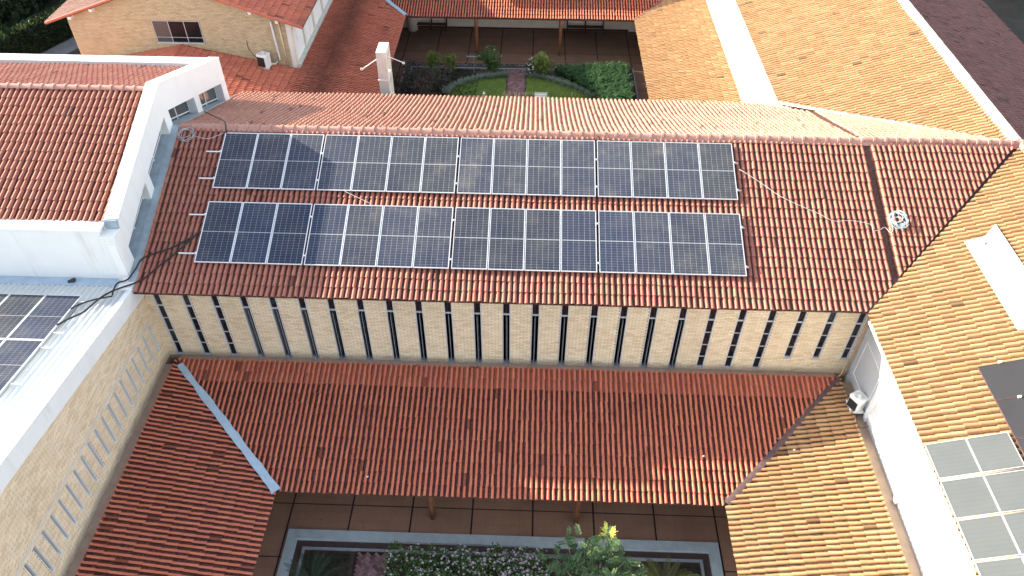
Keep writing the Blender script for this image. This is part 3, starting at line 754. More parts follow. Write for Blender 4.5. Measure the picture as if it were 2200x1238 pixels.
stc = MB(); stc.box(XW+.002, XW+.022, -18, -5.9, -3.70, -3.655); stc.build('string_course', M['jamb'], LW)
gb = MB(); gb.box(XW+.016, -10.76, -18, -6.025, -5.84, -5.69); gb.build('base_gutter', M['gutter_brown'], LW)
ff = MB(); ff.prism([(XW-.12, -5.62, zfas(-5.62)), (XW-.12, -18, zfas(-18)), (XW-.12, -18, ztop(-18)), (XW-.12, -5.62, ztop(-5.62))], (.18, 0, 0)); ff.build('fascia', M['white'], LW)
slp = Vector((0, -1, .150)).normalized()
# corrugated sheets, one object each, sharing one mesh
nper = 5; per = .177; shw = nper*per; V = []; F = []; ns = nper*8; Ls = 12.4
for j in (0, 1):
    for i in range(ns+1): V.append((i*shw/ns, -Ls*j, .15*Ls*j+.024*cos(2*pi*i/8)))
F = [(i, ns+1+i, ns+2+i, i+1) for i in range(ns)]
V2 = [(v[0], v[1], v[2]-.012) for v in V]; F += [tuple(len(V)+k for k in f[::-1]) for f in F]; nV = len(V)
F += [(i, i+1, nV+i+1, nV+i) for i in range(ns)]
shm = mesh('roof_sheet', V+V2, F, M['metal_roof'], smooth=True)
rfm = MB(); rfm.prism([(-28, -6.0, zfas(-6.0)-.14), (XW-.13, -6.0, zfas(-6.0)-.14), (XW-.13, -18, zfas(-18)-.14), (-28, -18, zfas(-18)-.14)], (0, 0, .04)); mroof = rfm.build('roof', M['deck'], LW)
for k in range(12):
    o = link('roof_sheet', shm, mroof); o.matrix_basis = Matrix.Translation((XW-.08-.06-shw*(k+1), -5.82, zfas(-5.82)-.06-.003*(k % 2)))
vb = MB(); vb.prism([(XW-.145, -5.66, zfas(-5.66)-.03), (XW+.062, -5.66, zfas(-5.66)+.004), (XW+.062, -18, zfas(-18)+.004), (XW-.145, -18, zfas(-18)-.03)], (0, 0, .012)); vb.build('verge_trim', M['metal_roof'], LW)
wg = MB(); wg.box(-28, XW-.4, -5.80, -5.425, -2.60, -2.27); wg.build('wall_gutter', M['flash_blue'], LW)
vt = MB(); vt.box(XW-.38, XW+.05, -6.05, -5.52, -2.28, -2.06); vt.build('corner_box', M['white'], LW)

# ================================================================== GALLERIES
ZT, ZE, GW = -5.435, -6.538, 4.33
def gallery(root, xl, xr, yt, ys, sgn, mats, wl_, wr_, endy, beamz=.12):
    """three lean-to roofs round a courtyard; sgn +1: courtyard lies towards -y of the cross roof"""
    sl = math.hypot(GW, ZT-ZE); dn = ZE-ZT
    dm = MB(); R = []
    D = Vector((0, -sgn*GW, dn)); O = Vector((0, yt, ZT))
    P = [(xl, 0), (xr, 0), (xr-GW, sl), (xl+GW, sl)]
    deck(dm, O, (1, 0, 0), D, P)
    R += tiles(O, (1, 0, 0), D, [(xl+wl_, .0), (xr-wr_, .0), (xr-GW-wr_, sl+.03), (xl+GW+wl_, sl+.03)], sl+.03, mats[0], pitch=.173, sag=sagS, cw=.44, top=(.75, (M['t_gal'], M['t_galc'])))
    ylen = abs(endy-yt)
    for (xx, dx, wv) in ((xl, 1, wl_), (xr, -1, wr_)):
        O2 = Vector((xx, yt, ZT)); D2 = Vector((dx*GW, 0, dn)); U2 = Vector((0, -sgn, 0))
        deck(dm, O2, U2, D2, [(0, 0), (ylen, 0), (ylen, sl), (GW, sl)])
        R += tiles(O2, U2, D2, [(wv, 0), (ylen, 0), (ylen, sl+.03), (GW+wv, sl+.03)], sl+.03, mats[1 if dx > 0 else 2], pitch=.173, sag=sagS, cw=.43 if dx > 0 else .31)
    roof = dm.build('roof', M['deck'], root); lay(R, roof)
    bm_ = MB()
    bm_.box(xl+GW-.1, xr-GW+.1, yt-sgn*(GW-.75)-.09, yt-sgn*(GW-.75)+.09, ZE-.05, ZE+.12)
    for xx in (xl+GW-.75, xr-GW+.75): bm_.box(xx-.09, xx+.09, min(yt-sgn*(GW-.85), endy), max(yt-sgn*(GW-.85), endy), ZE-.05, ZE+.12)
    bm_.build('eave_beam', M['wood'], root)
    return roof, sl
SG = thing('south_gallery', 'mould darkened red tiled lean-to roofs around the lower courtyard on round timber posts', 'building', (0, -8, -9))
Mg = (M['t_gal'], M['t_galp'])
Mgr = (M['t_wing'], M['t_wingp'])
groof, SLG = gallery(SG, -10.755, 11.81, -6.0, 0, 1, (Mg, Mg, Mgr), .06, .10, -17.)
def post(root, x, y):
    m = MB(); m.tube([(x, y, -9.0), (x, y, -8.2), (x, y, -7.2), (x, y, -6.45)], [.085, .105, .115, .12], 10); m.build('post', M['wood'], root, smooth=True)
for x in (-1.77, 3.05): post(SG, x, -9.65)
# left valley: pale blue flashing with ragged edges; right valley: dark gutter with mortar lumps
def valley(root, A, B, w0, w1, mat, name, lift=.06, rag=.02, seg=16, th=.02):
    A = Vector(A); B = Vector(B); d = (B-A).normalized(); sd = d.cross(Vector((0, 0, 1))).normalized(); V = []; F = []
    for i in range(seg+1):
        t = i/seg; c = A.lerp(B, t)+Vector((0, 0, lift)); wv = w0+(w1-w0)*t
        for q in (-1, -.25, .25, 1): V.append(c+sd*q*(wv/2+(random.uniform(-rag, rag) if abs(q) == 1 else 0))+Vector((0, 0, .012 if abs(q) < .5 else 0)))
    for i in range(seg):
        for k in range(3): F.append((i*4+k, i*4+k+1, i*4+k+5, i*4+k+4))
    m = MB(); m.add(V, F); m.add([v-Vector((0, 0, th)) for v in V], [f[::-1] for f in F]); return m.build(name, mat, root, fix=False)
valley(SG, (-10.5, -6.28, ZT-.06), (-6.36, -10.40, ZE+.02), .20, .30, M['flash_blue'], 'valley_flashing', .12, .025, 22)
valley(SG, (11.75, -6.06, ZT), (7.5, -10.32, ZE+.03), .20, .20, M['flash_dark'], 'valley_gutter', .075, .012, 18)
lm = MB()
for i in range(26):
    t = (i+.5)/26; c = Vector((11.7, -6.1, ZT+.05)).lerp(Vector((7.5, -10.3, ZE+.06)), t); s_ = random.choice((-1, 1, -1))*.115
    lm.obox(c+Vector((.7*s_, -.7*s_, random.uniform(-.02, .01))), (random.uniform(.03, .07), random.uniform(.02, .05), 0), (-.03, .04, 0), (0, 0, .025))
lm.build('valley_mortar', M['t_old'], SG, kind='stuff')
gb = MB(); gb.box(11.815, 12.235, -18, -6.02, -5.86, -5.66); gb.build('wall_gutter', M['gutter_brown'], SG)

NG = thing('north_gallery', 'red tiled gallery roofs around the upper courtyard with round timber posts', 'building', (0, 25, -9))
Mn = (M['t_ng'], M['t_ngp'])
nroof, _ = gallery(NG, -11.25, 11.80, 28.08, 0, 1, (Mg, Mn, Mgr), .05, .03, 6.6)
for x in (-2.5, 2.87): post(NG, x, 23.9)
valley(NG, (-11.0, 27.83, ZT-.05), (-6.9, 23.72, ZE+.02), .20, .26, M['flash_blue'], 'valley_flashing', .12, .02, 18)
valley(NG, (11.75, 28.03, ZT), (7.45, 23.73, ZE+.03), .14, .14, M['t_old'], 'valley_mortar', .07, .02, 18)
nw = MB(); nw.box(-11.4, 12.3, 27.55, 27.75, -9.05, -5.5); nwall = nw.build('back_wall', M['cream'], NG)
sk = MB(); sk.box(-7.3, 7.6, 27.50, 27.548, -9.0, -8.88); sk.build('skirting', M['wood_dark'], NG)
cr = MB(); cr.tube([(-7.1, 27.2, -9), (-7.1, 27.2, -7.5)], .35, 14); cr.build('round_pier', M['concrete'], NG, smooth=True)
for x0, x1 in ((-6.9, -4.75), (3.4, 5.9)):
    f = MB(); f.box(x0, x1, 27.40, 27.545, -7.75, -6.6); f.box(x0, x0+.08, 27.40, 27.545, -8.85, -7.7505); f.box(x1-.08, x1, 27.40, 27.545, -8.85, -7.7505); f.box((x0+x1)/2-.04, (x0+x1)/2+.04, 27.40, 27.545, -8.7, -7.7505)
    fo = f.build('cabinet_frame', M['wood_dark'], NG)
    pn = MB(); pn.box(x0+.085, x1-.085, 27.50, 27.546, -8.42, -7.752); pn.build('cabinet_panel', M['white2'], NG)
    bn_ = MB(); bn_.box(x0, x1, 27.05, 27.39, -8.62, -8.56); bn_.box(x0, x0+.07, 27.08, 27.38, -9, -8.621); bn_.box(x1-.07, x1, 27.08, 27.38, -9, -8.621); bn_.box((x0+x1)/2-.04, (x0+x1)/2+.04, 27.08, 27.38, -9, -8.621)
    tag(bn_.build('bench', M['wood_dark']), 'dark wooden bench against the far gallery wall, '+('left' if x0 < 0 else 'right')+' of the two', 'bench', 'dark wooden benches along the far gallery wall')

# ================================================================== RIGHT WING
RW = thing('right_wing', 'long wing with sunlit orange tiled roof and white wall at the right', 'building', (18, 5, -9))
XR, XE, ZEW = 17.95, 11.64, -2.20
ang = atan2(-ZEW, XR-XE); LWs = math.hypot(ZEW, XR-XE)
Dw = Vector((-(XR-XE), 0, ZEW)); De = Vector((6.62, 0, -2.3)); LE = De.length
kk = 6.12/LWs
d3 = MB()
deck(d3, (XR, 0, 0), (0, 1, 0), Dw, [(0, 0), (-6.1, LWs-.03), (-18, LWs-.03), (-18, 0)], off=-.035); deck(d3, (XR, 0, 0), (0, 1, 0), Dw, [(0, 0), (6.3, LWs-.03), (34, LWs-.03), (34, 0)], off=-.035)
deck(d3, (XR, 0, 0), (0, 1, 0), De, [(-18, 0), (34, 0), (34, LE), (-18, LE)], off=-.035)
wroof = d3.build('roof', M['deck'], RW)
Mw = (M['t_wing'], M['t_wingp']); Mo = (M['t_old'], M['t_old'])
coll = lambda u, v: (u < -8.9 and v < 4.8) or u < -11.0 or (-8.1 < u < -3.4 and 2. < v < 3.4)
R = []
sheetL = ((-7.93, -3.62), (2.22, 3.22))     # y range, v range of the white sheets
R += tiles((XR, 0, 0), (0, 1, 0), Dw, [(-.14, .06), (-.13-kk*LWs, LWs), (-16.5, LWs), (-16.5, .06)], LWs, Mw, skip=coll, sag=sagS, cw=.29)
R += tiles((XR, 0, 0), (0, 1, 0), Dw, [(.05, .06), (.06+6.32, LWs), (29.5, LWs), (29.5, .06)], LWs, Mw, sag=sagS, cw=.29)
R += tiles((XR, 0, 0), (0, 1, 0), De, [(-2, .06), (30, .06), (30, LE), (-2, LE)], LE, Mo, sag=sagS)
lay(R, wroof)
ridge(wroof, (XR, .15, .07), (XR, 31, .07), M['ridge_white'], r=.14, collar=False); ridge(wroof, (XR, -.05, .07), (XR, -17, .07), M['t_ridge'], r=.12)
rm = MB(); rm.prism([(XR-.27, .1, -.06), (XR+.27, .1, -.06), (XR+.12, .1, .10), (XR-.12, .1, .10)], (0, 31, 0)); rm.build('ridge_mortar', M['white'], wroof)
vm = MB(); A = Vector((XR, .06, .0)); B = Vector((XE, 6.36, ZEW)); sd = (B-A).normalized().cross(Vector((0, 0, 1))).normalized()
vm.prism([A-sd*.06, A+sd*.06, B+sd*.08, B-sd*.08], (0, 0, .06)); vm.build('valley_mortar', M['ridge_white'], RW)
# walls below the eave
for (y0, y1) in ((-18, -5.58), (6.2, 34)):
    q = MB(); q.box(12.25, 12.45, y0, y1, -9, -2.42); q.build('white_wall', M['white'], RW)
wf_ = MB(); wf_.box(11.80, 12.248, 6.6, 27.5, -5.75, -5.40); wf_.build('white_gutter', M['white'], RW)
ws = MB(); ws.box(12.45, 24, -18, 34, -9, -9+.05); ws.build('wing_floor', M['room'], RW)
we = MB(); we.box(24.0, 24.2, -18, 34, -9.05, -2.5); we.build('east_wall', M['white2'], RW)
sf = MB(); sf.box(XE+.06, 12.245, -17.5, -6.3, -2.44, -2.40); sf.box(XE+.06, 12.245, 6.6, 34, -2.44, -2.40); sf.build('soffit', M['white2'], RW)
for y in (-7.62, -10.6, -13.6, 9.6, 12.6, 15.6, 18.6, 21.6, 24.6): MB().box(12.16, 12.249, y-.09, y+.09, -5.6, -2.45).build('pilaster', M['white'], RW)
MB().box(12.13, 12.249, -17.5, -7.72, -5.25, -5.12).build('wall_ledge', M['white'], RW); MB().box(12.13, 12.249, 6.3, 27.4, -5.35, -5.2).build('wall_ledge', M['white'], RW)
gp = MB(); gp.box(12.2, 12.249, -7.50, -5.75, -5.45, -2.46); gpo = gp.build('wall_shade_panel', M['panel_shade'], RW); gpo['label'] = 'grey panel standing in for shade on the white wall'
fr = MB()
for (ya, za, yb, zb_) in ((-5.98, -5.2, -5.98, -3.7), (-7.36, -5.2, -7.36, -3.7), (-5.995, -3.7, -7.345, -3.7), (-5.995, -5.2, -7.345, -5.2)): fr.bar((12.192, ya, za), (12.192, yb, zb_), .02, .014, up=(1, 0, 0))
fr.build('shade_panel_trim', M['white2'], gpo)
# white roof sheets set in the slope
Nw = Vector((0, 1, 0)).cross(Dw.normalized()); Nw = Nw if Nw.z > 0 else -Nw; dwn = Dw.normalized()
def onW(y, v, h=0.): return Vector((XR, y, 0))+dwn*v+Nw*h
sh = MB()
sh.prism([onW(-7.95, 2.15, .105), onW(-3.66, 2.15, .105), onW(-4.1, 2.62, .105), onW(-4.14, 3.22, .105), onW(-7.95, 3.22, .105)], Nw*.02)
so2 = sh.build('white_roof_sheet', M['white']); tag(so2, 'blank white sheet lying flush in the orange tile slope at the right edge', 'roof sheet')
tag(MB().obox(onW(-4.42, 2.72, .14), (.05, .02, 0), (0, .03, .01), (0, 0, .015)).build('grey_scrap', M['kerb_grey']), 'tiny grey scrap lying on the white roof sheet', 'scrap')

# ================================================================== YELLOW BUILDING (back left) and link roof
YB = thing('yellow_brick_building', 'buff brick gabled house with a wide dark window at the upper left', 'building', (-17, 20, -9))
YG = 14.9
def gz(x): return -2.86+(.34*(x+23.1) if x < -17.4 else .34*(-11.7-x))
gb = MB(); gb.prism([(-23.1, YG, -9), (-11.72, YG, -9), (-11.72, YG, gz(-11.72)), (-17.4, YG, gz(-17.4)), (-23.1, YG, gz(-23.1))], (0, .2, 0))
ywall = gb.build('brick_wall', M['mortar'], YB)
WYx = (-18.68, -16.18); WYz = (-4.17, -3.0)
def exY(z):
    e = []
    if z > -2.95:
        h = (z+2.86)/.34; e += [(-30, -23.1+max(h, 0)), (-11.72-max(h, 0), 0)]
    if WYz[0]-.06 < z < WYz[1]+.02: e.append((WYx[0]-.03, WYx[1]+.03))
    return e
bricks(ywall, (0, YG, 0), (1, 0, 0), (0, -1, 0), -23.1, -11.72, -5.7, -1.2, exY, mat=M['brick_y'])
fr = MB(); y0, y1 = YG-.035, YG-.001
fr.box(WYx[0], WYx[1], y0-.06, y1, WYz[0]-.06, WYz[0]); fr.box(WYx[0], WYx[1], y0, y1, WYz[1]-.03, WYz[1])
for x in (WYx[0]+.015, WYx[0]+.84, WYx[0]+1.67, WYx[1]-.015): fr.box(x-.015, x+.015, y0, y1, WYz[0]+.001, WYz[1]-.031)
fr.box(WYx[0]+.03, WYx[1]-.03, y0+.004, y1-.002, WYz[0]+.25, WYz[0]+.275)
wf = fr.build('window', M['frame_grey'], YB)
for k in range(3):
    a_ = WYx[0]+.03+.826*k; MB().box(a_, a_+.79, YG-.018, YG-.012, WYz[0]+.001, WYz[1]-.03).build('pane', M['glass_grey'] if k == 0 else M['glass_in'], wf)
yr = MB(); sY = .34; cY = 1/sqrt(1+sY*sY)
zr = gz(-17.4)+.10; LY = 6.7/cY
Dl = Vector((-cY, 0, -sY*cY)); Dr = Vector((cY, 0, -sY*cY))
for D in (Dl, Dr): deck(yr, (-17.4, YG-.35, zr), (0, 1, 0), D, [(0, 0), (16, 0), (16, LY), (0, LY)])
yroof = yr.build('roof', M['deck'], YB)
R = tiles((-17.4, YG-.4, zr), (0, 1, 0), Dl, [(0, 3.), (9, 3.), (9, LY), (0, LY)], LY, Mo)+tiles((-17.4, YG-.4, zr), (0, 1, 0), Dr, [(0, 3.), (9, 3.), (9, LY), (0, LY)], LY, (M['t_ng'], M['t_ngp']))
lay(R, yroof)
vt = MB()
for D in (Dl, Dr): vt.bar(Vector((-17.4, YG-.40, zr+.02))+D*.1, Vector((-17.4, YG-.40, zr+.02))+D*LY, .1, .10)
vt.build('verge_tiles', M['t_gal'], YB)
pu = MB()
for x in (-21.5, -13.3, -22.75, -12.0): pu.box(x-.08, x+.08, YG-.36, YG-.02, gz(x)-.14, gz(x)+.0)
pu.build('purlin_end', M['plastic_white'], YB)
yw = MB(); yw.box(-11.72, -11.5, YG+.001, 30, -9, -3.02); yw.build('white_side_wall', M['white'], YB)
for y in (YG+.09, 17.0, 19.2, 21.4, 23.6): MB().box(-11.499, -11.40, y-.085, y+.085, -5.3, -3.03).build('wall_rib', M['cream'], YB)
lg = MB(); lg.box(-11.499, -11.28, YG+.0, 28, -5.55, -5.31); lg.build('base_ledge', M['concrete'], YB)
for y in (15.75, 17.9): 
    sh = MB(); sh.box(-11.499, -11.47, y, y+.9, -4.3, -3.2); sh.build('louvre_panel', M['white2'], YB)
pp = MB(); pp.tube([(-12.40, YG-.08, -2.9), (-12.34, YG-.08, -5.0), (-12.6, YG-.14, -5.25), (-12.9, YG-.25, -5.2)], .055, 8); pp.build('white_pipe', M['plastic_white'], YB, smooth=True)
pp = MB(); pp.tube([(-12.02, YG-.06, -2.9), (-11.98, YG-.06, -5.5)], .032, 6); pp.build('cream_pipe', M['yelpipe'], YB, smooth=True)
cb_ = MB(); cb_.tube(spline([(-13.9, YG-.03, -4.0), (-13.9, YG-.03, -4.5), (-13.6, YG-.05, -4.95), (-13.3, YG-.2, -5.1)]), .012, 4); cb_.build('wall_cable', M['black_cable'], YB)

LK = thing('link_roof', 'low red tiled gable roof between the white block and the brick house', 'roof', (-17, 10, -9))
lk = MB(); sK = .205; cK = 1/sqrt(1+sK*sK); zk = -4.36; KL = 7.2/cK; KR = 6.2/cK
Dl2 = Vector((-cK, 0, -sK*cK)); Dr2 = Vector((cK, 0, -sK*cK))
deck(lk, (-17.45, 5.25, zk), (0, 1, 0), Dl2, [(0, 0), (9.62, 0), (9.62, KL), (0, KL)]); deck(lk, (-17.45, 5.25, zk), (0, 1, 0), Dr2, [(0, 0), (9.62, 0), (9.62, KR), (0, KR)])
lroof = lk.build('roof_slope', M['deck'], LK)
R = tiles((-17.45, 5.25, zk), (0, 1, 0), Dl2, [(0, .05), (9.62, .05), (9.62, KL), (0, KL)], KL, Mg)+tiles((-17.45, 5.25, zk), (0, 1, 0), Dr2, [(0, .05), (9.62, .05), (9.62, KR), (0, KR)], KR, (M['t_gal'], M['t_ngp']))
lay(R, lroof); ridge(lroof, (-17.45, 5.3, zk+.06), (-17.45, 14.86, zk+.06), M['t_gal'], collar=False)
lw = MB(); lw.box(-24.4, -24.2, 5.3, 14.8, -9, -5.95); lw.box(-11.6, -11.5, 6.4, 14.8, -9, -5.8); lw.build('link_wall', M['cream'], LK)

# hall on the far side of the upper courtyard: stands just past the top of the frame
FH = thing('far_hall', 'tiled hall beyond the upper courtyard gallery', 'building', (0, 33.5, -9))
fh = MB(); fh.box(-11, 12.2, 28.1, 39, -9, -2.3); fh.build('wall', M['white2'], FH)
fr_ = MB(); fr_.prism([(-11.2, 27.45, -2.22), (-11.2, 33.55, -.02), (-11.2, 39.7, -2.22), (-11.2, 39.7, -2.3), (-11.2, 27.45, -2.3)], (29, 0, 0)); fr_.build('roof', M['t_hall'], FH)

# ================================================================== CONCRETE FRAME (bell post)
BF = thing('concrete_frame', 'tall pale concrete frame with two rods, behind the hall ridge', 'concrete frame', (-5.3, 8.1, -9))
f = MB(); x0, x1, ya, yb, zt = -5.56, -5.13, 7.62, 8.6, -.90
f.box(x0, x1, ya, ya+.20, -9, zt-.22); f.box(x0, x1, yb-.16, yb, -9, zt-.22); f.box(x0, x1, ya, yb, zt-.2195, zt); f.box(x0, x1, ya+.2005, yb-.1605, zt-1.35, zt-1.15); f.box(x0, x1, ya+.2005, yb-.1605, zt-2.9, zt-2.75)
f.build('frame', M['concrete'], BF)
f = MB(); f.box(x0-.03, x1+.01, ya-.025, ya+.05, zt-1.33, zt-1.27); f.build('clamp_band', M['plastic_white'], BF)
f = MB(); f.tube([(-5.35, 8.05, zt-1.1), (-5.35, 8.05, zt-.95), (-5.35, 8.05, zt-.75), (-5.35, 8.05, zt-.6)], [.14, .12, .08, .03], 10); f.build('bell', M['kerb_grey'], BF, smooth=True)
for (A, B) in (((x0, 7.72, -1.25), (-6.2, 7.5, -1.62)), ((x1, 8.0, -1.25), (-4.42, 7.9, -1.50))):
    f = MB(); f.tube([A, B], .017, 6); r_ = [Vector(B)+Vector((.05*cos(t)-.02, 0, .05*sin(t))) for t in [2*pi*k/12 for k in range(13)]]; f.tube(r_, .013, 5); f.build('rod', M['plastic_white'], BF)

# ================================================================== SOLAR PANELS
def panel_proto(W, L, cells, H=.035):
    fm = MB(); b = .024
    fm.box(-W/2, W/2, -L/2, -L/2+b, -H, 0); fm.box(-W/2, W/2, L/2-b, L/2, -H, 0); fm.box(-W/2, -W/2+b, -L/2+b, L/2-b, -H, -.0005); fm.box(W/2-b, W/2, -L/2+b, L/2-b, -H, -.0005)
    fr = mesh('frame', fm.V, fm.F, M['alu'])
    gm = MB(); gm.box(-W/2+b-.002, W/2-b+.002, -L/2+b-.002, L/2-b+.002, -.012, -.005)
    return fr, mesh('cell_sheet', gm.V, gm.F, cells)
PA = panel_proto(1.134, 2.278, M['cells']); PBm = panel_proto(1.10, 2.17, M['cells_b'])
def put_panel(pr, c, X, Y, label, group):
    X = Vector(X).normalized(); Y = Vector(Y).normalized(); N = X.cross(Y)
    if N.z < 0: N = -N; 
    t = bpy.data.objects.new('solar_module', None); COL.objects.link(t); t.empty_display_size = .2
    Y2 = N.cross(X)
    t.matrix_world = Matrix(((X.x, Y2.x, N.x, c[0]), (X.y, Y2.y, N.y, c[1]), (X.z, Y2.z, N.z, c[2]), (0, 0, 0, 1)))
    tag(t, label, 'solar panel', group)
    for nm, me in (('frame', pr[0]), ('cell_sheet', pr[1])):
        o = bpy.data.objects.new(nm, me); COL.objects.link(o); o.parent = t
    return t
NH = Vector((0, -sin(AL), cos(AL))); HS = .17
def onH(x, v, h=0.): return Vector((x, 0, 0))+hs*v+NH*h
ORD = ['leftmost', 'second from left', 'third from left', 'fourth from left', 'fifth from left', 'sixth from left', 'seventh from left', 'eighth from left', 'ninth from left', 'tenth from left', 'eleventh from left', 'twelfth from left', 'third from right', 'second from right', 'rightmost']
for rname, v0 in (('upper', .324), ('lower', 3.147)):
    for i, x in enumerate(PX):
        put_panel(PA, onH(x+.567, v0+1.139, HS+random.gauss(0, .002)), (1, 0, 0), -hs, ORD[i]+' solar panel of the '+rname+' row on the hall roof', 'solar panels in two rows on the hall roof')
for j, v in enumerate((1.11, 2.21, 3.64, 5.09)):
    x0 = -9.90-(.02*j); x1 = 8.22 if j < 2 else 8.18
    t = thing('mounting_rail', 'silver mounting rail under the '+('upper' if j < 2 else 'lower')+' solar panel row, '+('nearer the ridge' if j % 2 == 0 else 'nearer the eave'), 'mounting rail', tuple(onH(x0, v, .08)), 'mounting rails on the hall roof')
    m = MB(); m.obox(onH((x0+x1)/2, v, HS-.058), ((x1-x0)/2, 0, 0), hs*.02, NH*.021); m.build('rail', M['alu'], t)
    hk = MB()
    for k in range(12): hk.obox(onH(x0+.35+k*1.55, v, .075), (.02, 0, 0), hs*.02, NH*.035)
    hk.build('hook', M['alu'], t, kind='stuff')
    cl = MB()
    for xx in [PX[0]-.02, PX[2]+1.134+.03, PX[6]+1.134+.037, PX[10]+1.134+.037, PX[14]+1.134+.02]: cl.obox(onH(xx, v, HS-.012), (.026, 0, 0), hs*.03, NH*.018)
    cl.build('clamp', M['alu'], t, kind='stuff')
# panels on the corrugated roof
NM = Vector((0, .15, 1)).normalized(); mdir = Vector((0, -1, .15)).normalized()
def onM(x, y, h): return Vector((x, y, zfas(y)-.06))+NM*h
cols = ['nearest the brick edge', 'second from the brick edge', 'third from the brick edge', 'fourth from the brick edge']
for r_, y0 in enumerate((-6.55, -8.72)):
    for k in range(4):
        xc = -12.47-.55-1.115*k; yc = y0-1.07
        put_panel(PBm, onM(xc, yc, .16), (1, 0, 0), -mdir, 'solar panel on the white corrugated roof, '+cols[k]+' in the '+('far' if r_ == 0 else 'near')+' row', 'solar panels on the white corrugated roof')
    for y in (y0-.25, y0-1.75):
        t = thing('roof_rail', 'silver rail end on the white corrugated roof, '+('far' if r_ == 0 else 'near')+' panel row, '+('upper' if y == y0-.25 else 'lower')+' rail', 'mounting rail', tuple(onM(-12.2, y, .05)), 'rails on the corrugated roof')
        m = MB(); m.bar(onM(-12.17, y, .085), onM(-17.5, y, .085), .05, .06); m.build('rail', M['alu'], t)

# solar water collectors on the right wing
def collector(y0, y1, v0, v1, mat, label, group, h=.15, pale=True):
    c = onW((y0+y1)/2, (v0+v1)/2, h); t = bpy.data.objects.new('solar_collector', None); COL.objects.link(t)
    X = -dwn; Y = Vector((0, 1, 0)); N = Nw
    Y = N.cross(X)
    t.matrix_world = Matrix(((X.x, Y.x, N.x, c.x), (X.y, Y.y, N.y, c.y), (X.z, Y.z, N.z, c.z), (0, 0, 0, 1))); tag(t, label, 'solar collector', group)
    a, b = (v1-v0)/2, (y1-y0)/2
    fm = MB(); e_ = .014
    fm.box(-a, a, -b, -b+e_, -.08, 0); fm.box(-a, a, b-e_, b, -.08, 0); fm.box(-a, -a+e_, -b+e_, b-e_, -.08, -.0005); fm.box(a-e_, a, -b+e_, b-e_, -.08, -.0005)
    o = link('frame', mesh('frame', fm.V, fm.F, M['kerb_light'] if pale else M['flash_dark'])); o.parent = t
    gm = MB(); gm.box(-a+e_, a-e_, -b+e_, b-e_, -.06, -.008); o = link('glazing', mesh('glazing', gm.V, gm.F, mat)); o.parent = t
ys_ = [(-12.12, -11.10), (-13.22, -12.20), (-14.28, -13.26), (-15.36, -14.32)]
for r_, (a_, b_) in enumerate(ys_):
    for k in range(2):
        v1 = LWs-.02-k*.98
        collector(a_, b_, v1-.965, v1, M['collector'], ('first', 'second', 'third', 'fourth')[r_]+' pale solar collector down the right eave, '+('outer' if k == 0 else 'inner')+' column', 'pale solar collectors along the right eave')
    pm = MB(); pm.tube([onW(a_-.04, LWs+.0, .13), onW(a_-.04, LWs-2.0, .13)], .028, 8); tag(pm.build('collector_pipe', M['gutter_brown'], smooth=True), 'brownish pipe below the '+('first', 'second', 'third', 'fourth')[r_]+' pair of pale collectors', 'pipe', 'pipes between the solar collectors')
for k in range(3):
    y1 = -8.96-1.19*k
    collector(y1-1.17, y1, LWs-3.9, LWs-2.06, M['collector_d'], ('first', 'second', 'third')[k]+' dark solar collector down the slope at the right edge', 'dark solar collectors at the right edge', pale=False)
    tag(MB().obox(onW(y1+.01, LWs-2.62, .17), dwn*.04, (0, .03, 0), Nw*.02).build('collector_clip', M['plastic_white']), 'small white clip on the upper edge of the '+('first', 'second', 'third')[k]+' dark collector', 'clip', 'clips on the dark collectors')

# ================================================================== CABLES
def cable(name, pts, r, mat, label, cat='cable', n=8, seg=6, group=None):
    m = MB(); m.tube(spline(pts, n), r, seg); o = m.build(name, mat, smooth=True); return tag(o, label, cat, group)
cable('black_cable', [(-9.42, -4.06, -1.34), (-9.56, -4.21, -1.40), (-10.21, -4.67, -1.56), (-11.02, -5.02, -1.70), (-11.2, -5.4, -1.86), (-11.35, -5.75, -1.98), (-11.62, -5.86, -2.03), (-11.66, -6.1, -2.05), (-11.6, -6.4, -2.06)], .026, M['black_cable'], 'black cable crossing the tiles and looping over the white corner box')
cable('black_cable', [(-9.5, -4.16, -1.37), (-10.02, -4.82, -1.62), (-10.44, -5.26, -1.79), (-10.78, -5.67, -1.93), (-11.09, -5.9, -2.0), (-11.4, -6.07, -2.02), (-11.72, -6.33, -2.02), (-11.9, -6.75, -1.96), (-12.02, -7.33, -1.87), (-12.28, -7.7, -1.80), (-12.5, -8.0, -1.77)], .028, M['black_cable'], 'long black cable running from the blue shaded panels down to the corrugated roof')
cable('black_cable', [(-11.54, -6.50, -2.0), (-11.98, -6.69, -1.97), (-12.3, -6.95, -1.92), (-12.5, -7.2, -1.90)], .026, M['black_cable'], 'short black cable on the corrugated roof beside the far solar panel')
cable('black_cable', [(-11.03, 1.98, -.56), (-10.36, 1.19, -.26), (-9.57, .15, .2), (-9.41, -.12, .19), (-9.34, -.4, .05)], .022, M['black_cable'], 'black cable crossing the ridge tiles at the left end')
cable('white_wire', [(8.22, -1.32, -.35), (8.4, -1.49, -.36), (8.97, -1.92, -.53), (9.39, -2.28, -.66), (9.81, -2.53, -.75), (10.31, -2.77, -.85), (10.66, -2.94, -.91), (11.07, -3.18, -.99), (11.68, -3.16, -.98), (12.25, -3.28, -1.03), (12.29, -3.48, -1.11), (12.52, -3.45, -1.09), (12.69, -3.35, -1.07), (12.83, -3.54, -1.14), (12.94, -3.41, -1.09), (12.9, -3.26, -1.03)], .0075, M['white_cable'], 'thin white wire trailing over the tiles to the coil at the right', 'wire')
cable('white_wire', [(-5.03, -2.45, -.75), (-4.61, -2.68, -.80), (-3.96, -2.98, -.91)], .007, M['white_cable'], 'short white wire on the tiles between the two panel rows', 'wire')
